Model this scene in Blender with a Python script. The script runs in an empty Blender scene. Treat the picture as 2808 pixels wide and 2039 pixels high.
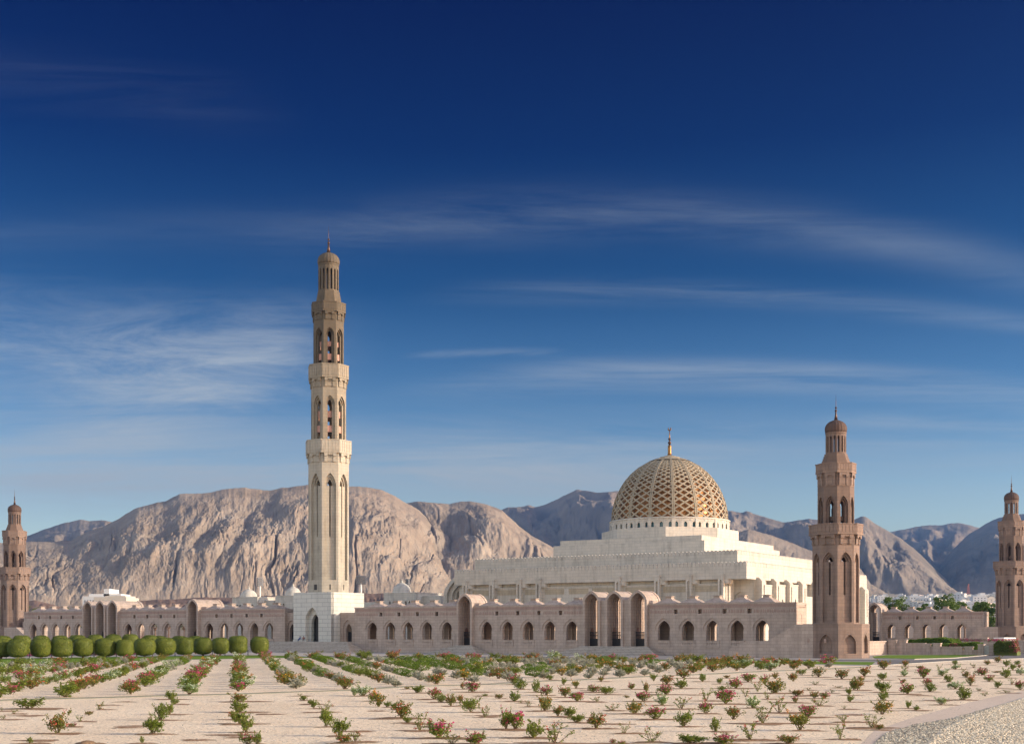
import bpy, bmesh, math, random
import numpy as np
from mathutils import Vector, Matrix
R = math.radians
random.seed(7)
sc = bpy.context.scene
COL = sc.collection
# ------------------------------------------------------------------ survey
# the photograph was surveyed once: focal length, eye height and the bearing of the mosque's long axis
F = 3590.0; CX = 1404.0; HY = 1733.0; E = 4.5
TH = R(32.5); CT = math.cos(TH); ST = math.sin(TH)
OX, OY = 57.4, 232.0
def W(u, v): return (OX + CT*u + ST*v, OY - ST*u + CT*v)
def zc(u, v): return OY - ST*u + CT*v
def U(px, v):
    k = (px-CX)/F
    Z = (v + OX*ST + OY*CT)/(k*ST + CT)
    return CT*(k*Z-OX) - ST*(Z-OY)
def V(px, u):
    k = (px-CX)/F
    Z = (u + OX*CT - OY*ST)/(k*CT - ST)
    return ST*(k*Z-OX) + CT*(Z-OY)
def H(py, u, v): return E - (py-HY)/F*zc(u, v)
def G(px, py):
    Z = E*F/(py-HY)
    return ((px-CX)/F*Z, Z)
def UV(X, Y):
    return (CT*(X-OX) - ST*(Y-OY), ST*(X-OX) + CT*(Y-OY))

ORD = ['zeroth','first','second','third','fourth','fifth','sixth','seventh','eighth','ninth','tenth','eleventh','twelfth','thirteenth','fourteenth','fifteenth','sixteenth','seventeenth','eighteenth','nineteenth','twentieth','twenty-first','twenty-second','twenty-third','twenty-fourth','twenty-fifth','twenty-sixth','twenty-seventh','twenty-eighth','twenty-ninth','thirtieth']
_t = ['thirty','forty','fifty','sixty']
for n in range(31, 70):
    ORD.append(_t[n//10-3]+'-'+ORD[n % 10] if n % 10 else _t[n//10-3][:-1]+'ieth')

# ------------------------------------------------------------------ objects
def tag(o, label=None, cat=None, group=None, kind=None):
    if label: o['label'] = label
    if cat: o['category'] = cat
    if group: o['group'] = group
    if kind: o['kind'] = kind
    return o
def thing(name, label, cat, loc=(0,0,0), rz=0.0, group=None):
    o = bpy.data.objects.new(name, None); o.empty_display_size = .3
    COL.objects.link(o); o.location = loc; o.rotation_euler = (0,0,rz)
    return tag(o, label, cat, group)
ORIG = {}
def mthing(name, label, cat, u, v, group=None, z=0.0):
    """a thing standing on the mosque's own grid (u along the front, v away from the camera)"""
    x, y = W(u, v)
    o = thing(name, label, cat, (x, y, z), -TH, group)
    ORIG[o] = (u, v, z)
    return o
class MB:
    def __init__(s): s.v = []; s.f = []; s.m = []; s.cur = 0
    def add(s, vs, fs):
        b = len(s.v); s.v.extend(vs)
        for f in fs: s.f.append(tuple(b+i for i in f)); s.m.append(s.cur)
    def quad(s, a, b, c, d): s.add([a,b,c,d], [(0,1,2,3)])
    def box(s, x0,x1,y0,y1,z0,z1):
        s.add([(x0,y0,z0),(x1,y0,z0),(x1,y1,z0),(x0,y1,z0),(x0,y0,z1),(x1,y0,z1),(x1,y1,z1),(x0,y1,z1)],
              [(0,3,2,1),(4,5,6,7),(0,1,5,4),(1,2,6,5),(2,3,7,6),(3,0,4,7)])
    def tbox(s, T, x0,x1,y0,y1,z0,z1):
        c = [(x0,y0,z0),(x1,y0,z0),(x1,y1,z0),(x0,y1,z0),(x0,y0,z1),(x1,y0,z1),(x1,y1,z1),(x0,y1,z1)]
        s.add([T(*p) for p in c], [(0,3,2,1),(4,5,6,7),(0,1,5,4),(1,2,6,5),(2,3,7,6),(3,0,4,7)])
    def frustum(s, p0, p1):
        n = len(p0)
        s.add(list(p0)+list(p1), [tuple(range(n-1,-1,-1)), tuple(range(n,2*n))]+[(i,(i+1)%n,n+(i+1)%n,n+i) for i in range(n)])
    def prism(s, pts, z0, z1):
        s.frustum([(x,y,z0) for x,y in pts], [(x,y,z1) for x,y in pts])
    def extr(s, pts, y0, y1):          # outline in (x,z), pulled along y
        s.frustum([(x,y0,z) for x,z in pts], [(x,y1,z) for x,z in pts])
    def textr(s, T, pts, y0, y1):
        s.frustum([T(x,y0,z) for x,z in pts], [T(x,y1,z) for x,z in pts])
    def lathe(s, prof, n=24, cx=0, cy=0, flute=None, cap=True):
        vs = []; m = len(prof)
        for r, z in prof:
            for i in range(n):
                a = 2*math.pi*i/n; rr = r*(flute(a, z) if flute else 1)
                vs.append((cx+rr*math.cos(a), cy+rr*math.sin(a), z))
        fs = [(j*n+i, j*n+(i+1)%n, (j+1)*n+(i+1)%n, (j+1)*n+i) for j in range(m-1) for i in range(n)]
        if cap: fs += [tuple(range(n-1,-1,-1)), tuple((m-1)*n+i for i in range(n))]
        s.add(vs, fs)
    def tube(s, p0, p1, r0, r1, n=6):
        p0 = Vector(p0); p1 = Vector(p1); d = p1-p0
        if d.length < 1e-6: return
        q = d.to_track_quat('Z','Y'); vs = []
        for p, r in ((p0,r0),(p1,r1)):
            for i in range(n):
                a = 2*math.pi*i/n
                vs.append(tuple(p + q @ Vector((r*math.cos(a), r*math.sin(a), 0))))
        s.add(vs, [(i,(i+1)%n,n+(i+1)%n,n+i) for i in range(n)]+[tuple(range(n-1,-1,-1)), tuple(range(n,2*n))])
    def ball(s, c, r, n=10, m=6):
        prof = [(max(.001, r*math.sin(math.pi*j/m)), c[2]-r*math.cos(math.pi*j/m)) for j in range(m+1)]
        s.lathe(prof, n, c[0], c[1])
    def panel(s, T, x0, x1, z0, z1, holes, y0, y1):
        """a wall slab y0..y1 with see-through openings; a hole is a list of stations (x, zlow, zhigh)"""
        def q(a,b,c,d): s.add([T(*a),T(*b),T(*c),T(*d)], [(0,1,2,3)])
        def slab(xa, xb, za0, za1, zb0, zb1):
            if xb-xa < 1e-5: return
            for y in (y0, y1):
                q((xa,y,za0),(xb,y,zb0),(xb,y,zb1),(xa,y,za1))
        hs = sorted(holes, key=lambda h: h[0][0]); x = x0
        for h in hs:
            if h[0][0] > x: slab(x, h[0][0], z0, z1, z0, z1)
            l = h[0]; q((l[0],y0,l[1]),(l[0],y1,l[1]),(l[0],y1,l[2]),(l[0],y0,l[2]))
            for a, b in zip(h, h[1:]):
                slab(a[0], b[0], z0, a[1], z0, b[1])
                slab(a[0], b[0], a[2], z1, b[2], z1)
                for k in (1, 2):
                    if abs(a[k]-b[k]) > 1e-6 or abs(a[0]-b[0]) > 1e-6:
                        q((a[0],y0,a[k]),(a[0],y1,a[k]),(b[0],y1,b[k]),(b[0],y0,b[k]))
            l = h[-1]; q((l[0],y0,l[1]),(l[0],y1,l[1]),(l[0],y1,l[2]),(l[0],y0,l[2]))
            x = l[0]
        slab(x, x1, z0, z1, z0, z1)
        q((x0,y0,z1),(x1,y0,z1),(x1,y1,z1),(x0,y1,z1)); q((x0,y0,z0),(x1,y0,z0),(x1,y1,z0),(x0,y1,z0))
        q((x0,y0,z0),(x0,y1,z0),(x0,y1,z1),(x0,y0,z1)); q((x1,y0,z0),(x1,y1,z0),(x1,y1,z1),(x1,y0,z1))
    def build(s, name, mats, parent=None, smooth=False):
        me = bpy.data.meshes.new(name)
        vs = s.v
        if parent is not None and parent in ORIG:
            a, b, c = ORIG[parent]; vs = [(x-a, y-b, z-c) for x,y,z in vs]
        me.from_pydata(vs, [], s.f)
        if not isinstance(mats, (list,tuple)): mats = [mats]
        for m in mats: me.materials.append(m)
        if len(mats) > 1: me.polygons.foreach_set('material_index', s.m)
        if smooth: me.polygons.foreach_set('use_smooth', [True]*len(s.f))
        me.update()
        o = bpy.data.objects.new(name, me); COL.objects.link(o)
        if parent is not None: o.parent = parent
        return o
def sub(name, mb, mats, part, smooth=False):
    """a sub-part: same local frame as its part"""
    top = part.parent
    if top in ORIG: ORIG[part] = ORIG[top]
    return mb.build(name, mats, part, smooth)
ID = lambda x, y, z: (x, y, z)
def arch(xc, w, zs, zsp, zap, n=7):
    """pointed arch stations; w = half width"""
    h = zap-zsp; out = []; pts = []
    for i in range(n+1):
        t = 1-(i/n)**1.8
        pts.append((-w*t, zsp+h*(1-t**1.3)**(1/1.75)))
    for x, z in pts: out.append((xc+x, zs, z))
    for x, z in pts[-2::-1]: out.append((xc-x, zs, z))
    return out
def slitarch(xc, w, zs, zsp, zap, sw, zslit, sw2=None, zslit2=None):
    st = arch(xc, w, zs, zsp, zap); out = []
    def top(x):
        for a, b in zip(st, st[1:]):
            if a[0] <= x <= b[0]: t = (x-a[0])/max(1e-9, b[0]-a[0]); return a[2]+(b[2]-a[2])*t
        return zsp
    L = [p for p in st if p[0] < xc-sw]; Rr = [p for p in st if p[0] > xc+sw]; M = [p for p in st if xc-sw < p[0] < xc+sw]
    out += L; out.append((xc-sw, zs, top(xc-sw))); out.append((xc-sw, zslit, top(xc-sw)))
    out += [(p[0], zslit, p[2]) for p in M]
    out.append((xc+sw, zslit, top(xc+sw))); out.append((xc+sw, zs, top(xc+sw))); out += Rr
    return out
def rect(xc, w, z0, z1): return [(xc-w, z0, z1), (xc+w, z0, z1)]
def archline(w, zb, zsp, zap, n=9):
    """outline (x,z) of a tall arch from the left foot over the top to the right foot"""
    st = arch(0, w, zb, zsp, zap, n)
    return [(-w, zb)]+[(x, zh) for x, zl, zh in st]+[(w, zb)]

# ------------------------------------------------------------------ materials
def newmat(name, rough=.8, spec=.25):
    m = bpy.data.materials.new(name); m.use_nodes = True
    nt = m.node_tree; b = nt.nodes['Principled BSDF']
    b.inputs['Roughness'].default_value = rough
    b.inputs['Specular IOR Level'].default_value = spec
    return m, nt, b
def nd(nt, t, **kw):
    n = nt.nodes.new(t)
    for k, v in kw.items():
        if k.startswith('i_'): n.inputs[k[2:].replace('_',' ')].default_value = v
        else: setattr(n, k, v)
    return n
def mixc(nt, fac, a, b, mode='MIX'):
    n = nt.nodes.new('ShaderNodeMix'); n.data_type = 'RGBA'; n.blend_type = mode
    for s, x in ((0,fac),(6,a),(7,b)):
        if hasattr(x, 'is_linked') or hasattr(x, 'links'): nt.links.new(x, n.inputs[s])
        else: n.inputs[s].default_value = x if s == 0 else (x[0],x[1],x[2],1)
    return n.outputs[2]
def mth(nt, op, a, b=None, c=None, clamp=False):
    n = nt.nodes.new('ShaderNodeMath'); n.operation = op; n.use_clamp = clamp
    for i, x in enumerate((a,b,c)):
        if x is None: continue
        if hasattr(x, 'links'): nt.links.new(x, n.inputs[i])
        else: n.inputs[i].default_value = x
    return n.outputs[0]
def ramp(nt, fac, stops):
    n = nt.nodes.new('ShaderNodeValToRGB'); e = n.color_ramp.elements
    while len(e) < len(stops): e.new(.5)
    for el, (p, c) in zip(e, stops): el.position = p; el.color = (c[0],c[1],c[2],1)
    nt.links.new(fac, n.inputs[0]); return n.outputs[0]
def stone(name, col, col2, bw=1.2, bh=.55, mortar=.62, rough=.75, bump=.35, msize=.025, streak=.32):
    m, nt, b = newmat(name, rough, .2); L = nt.links.new
    tc = nd(nt, 'ShaderNodeTexCoord'); sx = nd(nt, 'ShaderNodeSeparateXYZ'); L(tc.outputs['Object'], sx.inputs[0])
    s = mth(nt, 'ADD', sx.outputs[0], sx.outputs[1])
    cb = nd(nt, 'ShaderNodeCombineXYZ'); L(s, cb.inputs[0]); L(sx.outputs[2], cb.inputs[1])
    br = nd(nt, 'ShaderNodeTexBrick'); L(cb.outputs[0], br.inputs['Vector'])
    br.inputs['Scale'].default_value = 1; br.inputs['Brick Width'].default_value = bw; br.inputs['Row Height'].default_value = bh
    br.inputs['Mortar Size'].default_value = msize; br.inputs['Mortar Smooth'].default_value = .3; br.inputs['Bias'].default_value = 0
    br.inputs['Color1'].default_value = (*col,1); br.inputs['Color2'].default_value = (*col2,1)
    br.inputs['Mortar'].default_value = tuple(c*mortar for c in col)+(1,)
    no = nd(nt, 'ShaderNodeTexNoise', i_Scale=.35, i_Detail=5.0, i_Roughness=.6); L(tc.outputs['Object'], no.inputs['Vector'])
    mp = nd(nt, 'ShaderNodeMapping'); mp.inputs['Scale'].default_value = (1.6,1.6,.12); L(tc.outputs['Object'], mp.inputs[0])
    n2 = nd(nt, 'ShaderNodeTexNoise', i_Scale=.9, i_Detail=4.0); L(mp.outputs[0], n2.inputs['Vector'])
    g = mth(nt, 'ADD', mth(nt, 'MULTIPLY', no.outputs[0], .5), mth(nt, 'MULTIPLY', n2.outputs[0], .5))
    shade = ramp(nt, g, [(.3,(1-streak,)*3),(.5,(1,1,1)),(.72,(1+streak*.35,1+streak*.3,1+streak*.25))])
    L(mixc(nt, 1.0, br.outputs['Color'], shade, 'MULTIPLY'), b.inputs['Base Color'])
    n3 = nd(nt, 'ShaderNodeTexNoise', i_Scale=14.0, i_Detail=3.0); L(tc.outputs['Object'], n3.inputs['Vector'])
    bp = nd(nt, 'ShaderNodeBump', i_Strength=bump, i_Distance=.03)
    L(mth(nt, 'ADD', mth(nt,'MULTIPLY', br.outputs['Fac'], -1.0), mth(nt,'MULTIPLY', n3.outputs[0], .35)), bp.inputs['Height'])
    L(bp.outputs[0], b.inputs['Normal'])
    return m
def plain(name, col, rough=.6, metal=0.0, var=.15, scale=3.0, spec=.3):
    m, nt, b = newmat(name, rough, spec); L = nt.links.new
    b.inputs['Metallic'].default_value = metal
    tc = nd(nt, 'ShaderNodeTexCoord')
    no = nd(nt, 'ShaderNodeTexNoise', i_Scale=scale, i_Detail=5.0); L(tc.outputs['Object'], no.inputs['Vector'])
    L(ramp(nt, no.outputs[0], [(.3, tuple(c*(1-var) for c in col)), (.7, tuple(min(1,c*(1+var)) for c in col))]), b.inputs['Base Color'])
    return m
def leafmat(name, c1, c2, trans=.35, rough=.55, hue=.5):
    m, nt, b = newmat(name, rough, .25); L = nt.links.new
    oi = nd(nt, 'ShaderNodeObjectInfo'); gi = nd(nt, 'ShaderNodeNewGeometry')
    tc = nd(nt, 'ShaderNodeTexCoord'); no = nd(nt, 'ShaderNodeTexNoise', i_Scale=4.0, i_Detail=2.0); L(tc.outputs['Object'], no.inputs['Vector'])
    f = mth(nt, 'ADD', mth(nt, 'MULTIPLY', gi.outputs['Random Per Island'], .55), mth(nt, 'MULTIPLY', no.outputs[0], .25))
    f = mth(nt, 'ADD', f, mth(nt, 'MULTIPLY', oi.outputs['Random'], .25), clamp=True)
    c = mixc(nt, f, c1, c2); L(c, b.inputs['Base Color'])
    tr = nd(nt, 'ShaderNodeBsdfTranslucent'); L(c, tr.inputs['Color'])
    ms = nd(nt, 'ShaderNodeMixShader'); ms.inputs[0].default_value = trans
    L(b.outputs[0], ms.inputs[1]); L(tr.outputs[0], ms.inputs[2]); L(ms.outputs[0], nt.nodes['Material Output'].inputs['Surface'])
    return m
M = {}
M['pink'] = stone('pink_sandstone', (.485,.372,.295), (.42,.322,.255), 1.3, .6, .62)
M['brownpink'] = stone('brown_pink_sandstone', (.262,.182,.138), (.222,.155,.12), 1.3, .6, .68)
M['brownpinkdark'] = stone('filter_darkened_brown_pink_sandstone', (.19,.13,.098), (.165,.113,.088), 1.3, .6, .7)  # lens-filter dimming of the upper tiers, painted into the sandstone colour
M['midtan'] = stone('part_darkened_tan_limestone', (.30,.255,.188), (.27,.23,.17), 1.5, .7, .7)  # halfway step of the dimming painted up the tall minaret
M['pinkdark'] = stone('carved_pink_sandstone', (.40,.27,.21), (.37,.25,.20), .5, .6, .7)
M['cream'] = stone('cream_limestone', (.57,.512,.425), (.525,.473,.392), 1.6, .7, .68)
M['tan'] = stone('tan_limestone', (.43,.378,.295), (.395,.35,.275), 1.5, .7, .68)
M['darktan'] = stone('filter_darkened_tan_limestone', (.13,.104,.071), (.115,.093,.064), 1.3, .62, .76)  # tall minaret's top dimmed in its colour, imitating a graduated lens filter
M['lattice'] = stone('golden_lattice_stone', (.36,.298,.205), (.34,.28,.195), 3.0, 3.0, .9)
M['creamband'] = stone('carved_limestone_band', (.45,.37,.255), (.42,.35,.25), .8, .5, .75)
M['marble'] = stone('white_marble', (.61,.575,.495), (.55,.52,.455), 3.2, .95, .6, .5, .3, .06, .16)
M['whitewash'] = plain('whitewashed_wall', (.78,.76,.70), .8, 0, .05, .4)
M['stepstone'] = stone('shadow_lined_step_stone', (.50,.42,.345), (.45,.385,.32), 2.5, .303, .52, msize=.045)  # dark course lines paint the shadow lines between the steps
M['screen'] = plain('pink_stone_screen', (.45,.25,.19), .8)
M['gold'] = plain('gold_mosaic', (.36,.155,.045), .42, .5, .35, 2.5)
M['bronze'] = plain('bronze', (.085,.05,.035), .35, .7)
M['goldmetal'] = plain('gilded_metal', (.26,.13,.04), .42, .9, .1)
M['dometile'] = stone('ribbed_dome_stone', (.105,.066,.05), (.10,.063,.048), .6, .8, .75)  # cap colour carries the painted dimming of the minaret tops
M['dometan'] = stone('ribbed_dome_limestone', (.115,.092,.064), (.11,.088,.062), .6, .8, .75)  # same painted dimming, for the cap of the tall minaret
M['iron'] = plain('dark_metalwork', (.05,.045,.042), .5, .5, .2, 6)
M['glass'] = plain('blue_window_glass', (.10,.22,.26), .1, 0, .1, 1, .6)
M['door'] = plain('brown_timber', (.20,.09,.05), .55, 0, .25, 4)
# ------------------------------------------------------------------ minarets
def octT(cu, cv, a, k):
    an = R(45*k); n = (math.cos(an), math.sin(an)); t = (-math.sin(an), math.cos(an))
    return lambda x, y, z: (cu+n[0]*(a-y)+t[0]*x, cv+n[1]*(a-y)+t[1]*x, z)
def octpts(cu, cv, a, rot=0):
    r = a/math.cos(R(22.5))
    return [(cu+r*math.cos(R(22.5+45*i+rot)), cv+r*math.sin(R(22.5+45*i+rot))) for i in range(8)]
S8 = 2*math.tan(R(22.5))
def shaft_slit(mb, cu, cv, a, z0, z1, zb, zsp, zap, zslit, dp=.45):
    """octagonal stage: a tall recessed panel on each face, a stepped arch and a slit"""
    s = a*S8
    for k in range(8):
        T = octT(cu, cv, a, k); w = s*.36
        mb.panel(T, -s/2, s/2, z0, z1, [arch(0, w, zb, zsp, zap)], 0, dp)
        T2 = octT(cu, cv, a-dp, k); s2 = (a-dp)*S8; w2 = w*.68
        mb.panel(T2, -s2/2, s2/2, z0, z1, [slitarch(0, w2, zsp, zsp+.05, zsp+(zap-zsp)*.72, .17, zslit+(zsp-zslit)*.22)], 0, .32)
        T3 = octT(cu, cv, a-dp-.32, k); s3 = (a-dp-.32)*S8; w3 = w*.42
        mb.panel(T3, -s3/2, s3/2, z0, z1, [slitarch(0, w3, zsp, zsp+.05, zsp+(zap-zsp)*.5, .10, zslit)], 0, .4)
def shaft_open(mb, cu, cv, a, z0, z1, zb, zsp, zap):
    s = a*S8
    for k in range(8):
        T = octT(cu, cv, a, k); w = s*.345
        mb.panel(T, -s/2, s/2, z0, z1, [arch(0, w, zb, zsp, zap)], 0, .34)
        T2 = octT(cu, cv, a-.34, k); s2 = (a-.34)*S8
        mb.panel(T2, -s2/2, s2/2, z0, z1, [arch(0, w*.72, zsp-.2, zsp+.05, zap-(zap-zsp)*.25) if False else slitarch(0, w*.74, zsp-.25, zsp+.02, zap-(zap-zsp)*.26, w*.46, zb)], 0, .3)
        T3 = octT(cu, cv, a-.64, k); s3 = (a-.64)*S8
        mb.panel(T3, -s3/2, s3/2, z0, z1, [arch(0, w*.42, zb, zsp, zap-(zap-zsp)*.5)], 0, .35)
def balcony(par, cor, cu, cv, a, ab, zcb, zb, zt):
    par.prism(octpts(cu, cv, ab), zb, zb+.28)
    sb = ab*S8; hgt = zt-zb
    for k in range(8):
        T = octT(cu, cv, ab-.04, k)
        par.tbox(T, -sb/2+.02, sb/2-.02, 0, .3, zb+.28, zt-.22)
        n = 5; w = (sb-.3)/n
        for i in range(n):
            x = -sb/2+.15+w*(i+.5)
            par.tbox(T, x-w*.43, x+w*.43, -.06, 0.02, zb+.4, zt-.34)
    for k in range(8):
        T = octT(cu, cv, ab+.05, k); par.tbox(T, -sb/2-.02, sb/2+.02, 0, .42, zt-.22, zt-.06 if k % 2 else zt)
    # bracket zone under the balcony: three-part brackets on each face, deep notches left at the corners
    s = a*S8; pr = ab-a
    for k in range(8):
        T = octT(cu, cv, a, k); zm = zcb+(zb-zcb)*.62
        for x in (-s*.27, s*.27):
            cor.tbox(T, x-s*.085, x+s*.085, -pr*.42, .05, zcb, zb-.01)
            cor.tbox(T, x-s*.11, x+s*.11, -pr*.86, -pr*.42, zm, zb-.01)
        cor.tbox(T, -s*.185, s*.185, -pr*.2, .05, zcb+.12, zb-.02)
        cor.tbox(T, -s*.36, s*.36, -pr*.8, -pr*.2, zb-(zb-zcb)*.2, zb-.015)
        cor.tbox(T, -s*.40, s*.40, -.07, .05, zcb-.12, zcb)
def cupola(root, cu, cv, a, r, z0, zl, zd, zt, zballs, ztip, mstone, mdome, spike, zbal):
    m = MB()   # stepped base
    n = 5
    for i in range(n):
        t = i/(n-1.0); aa = a*.94+(r*1.06-a*.94)*t
        m.prism(octpts(cu, cv, aa), zbal+(z0-zbal)*(i/n)-(.3 if i == 0 else 0), zbal+(z0-zbal)*((i+1)/n)+(.02 if i == n-1 else 0))
    m.build('stepped_base', mstone, root)
    m = MB()   # open lantern: sixteen slots
    N = 16; w = 2*r*math.tan(math.pi/N)/2
    for k in range(N):
        an = 2*math.pi*(k+.5)/N; nn = (math.cos(an), math.sin(an)); tt = (-nn[1], nn[0])
        T = lambda x, y, z, nn=nn, tt=tt: (cu+nn[0]*(r-y)+tt[0]*x, cv+nn[1]*(r-y)+tt[1]*x, z)
        h = zl-z0
        m.panel(T, -w, w, z0, zl, [arch(0, w*.46, z0+h*.06, z0+h*.74, z0+h*.82, 4)], 0, .3)
    m.lathe([(r+.04, zl-.32),(r+.10, zl-.25),(r+.10, zl-.02),(r*.9, zl)], 32, cu, cv)
    m.lathe([(.32, z0), (.3, zl-.3)], 8, cu, cv)
    m.build('lantern', mstone, root)
    m = MB(); hd = zd-zl
    prof = [(r*1.0, zl-.01), (r*1.045, zl+hd*.14), (r*1.05, zl+hd*.34), (r*.995, zl+hd*.52), (r*.87, zl+hd*.69), (r*.66, zl+hd*.83), (r*.40, zl+hd*.93), (r*.15, zl+hd), (.05, zl+hd*1.01)]
    m.lathe(prof, 96, cu, cv, flute=lambda an, z: 1+.045*abs(math.cos(an*10)))
    m.build('dome', mdome, root, True)
    m = MB(); k = (ztip-zd)
    m.lathe([(r*.2, zd-.06), (r*.11, zd+(zballs[0]-zd)*.5), (r*.075, zballs[0]-.2), (.05, zballs[0]), (.05, zballs[1]+.2), (.045, zballs[1]+(ztip-zballs[1])*.4), (.012, ztip)], 8, cu, cv)
    f = m.build('finial', spike, root, True)
    m = MB()
    for z, s in ((zballs[0], 1), (zballs[1], .85)): m.ball((cu, cv, z), r*.13*s)
    sub('finial_ball', m, M['bronze'], f, True)
def small_minaret(u, v, label, wing=None):
    root = mthing('minaret', label, 'minaret', u, v, 'four-stage pink corner minarets')
    P = M['brownpink']
    m = MB(); a = 5.35; s = a*S8
    for k in range(8):
        T = octT(u, v, a, k)
        hole = [arch(0, 1.15, .85, 2.6, 4.15)] if k in (0, 7, 6, 5) else []
        if k == 6 and wing: hole = []
        m.panel(T, -s/2, s/2, 0, 5.97, hole, 0, .55)
        if hole:
            T2 = octT(u, v, a-.55, k); m.tbox(T2, -1.5, 1.5, 0, .3, 0, 4.6)
            T3 = octT(u, v, a+.05, k)
            o = arch(0, 1.5, .0, 2.6, 4.6)
            for q1, q2 in zip(o, o[1:]):
                m.tbox(T3, min(q1[0],q2[0]), max(q1[0],q2[0]), 0, .06, (q1[2]+q2[2])/2-.05, (q1[2]+q2[2])/2+.05)
        T4 = octT(u, v, a+.06, k); m.tbox(T4, -s/2, s/2, 0, .08, 5.72, 5.9)
    m.prism(octpts(u, v, a-.02), 5.8, 6.0)
    m.prism(octpts(u, v, 3.4), .1, 5.8)
    m.build('plinth', P, root)
    m = MB()
    shaft_slit(m, u, v, 3.76, 6.0, 21.6, 6.25, 16.85, 18.5, 9.4)
    m.build('shaft', P, root)
    m = MB(); shaft_open(m, u, v, 2.93, 21.9, 32.5, 23.0, 26.9, 28.4)
    for k in range(8):
        T = octT(u, v, 2.93-.9, k)
        m.tbox(T, -.5, .5, 0, .08, 24.1, 24.9)
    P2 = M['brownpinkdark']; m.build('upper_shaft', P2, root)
    for ab, aa, z0, z1, z2 in ((4.38, 3.76, 19.9, 21.6, 23.55), (3.28, 2.93, 30.3, 32.5, 34.3)):
        pm = MB(); cm = MB(); balcony(pm, cm, u, v, aa, ab, z0, z1, z2)
        b = pm.build('balcony', P, root); sub('bracket_course', cm, P, b)
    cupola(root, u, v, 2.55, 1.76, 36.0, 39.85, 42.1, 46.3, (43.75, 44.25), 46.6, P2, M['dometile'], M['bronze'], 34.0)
    return root
small_minaret(0, 0, 'nearest pink minaret, right of the big lattice dome')
NEu, NEv = UV((40-CX)/F*385, 385); SWu, SWv = UV((2773.6-CX)/F*351, 351)
small_minaret(NEu, NEv, 'pink minaret at the left edge beyond the trimmed round shrubs')
small_minaret(SWu, SWv, 'distant pink minaret at the right edge, beside the white town')

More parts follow.
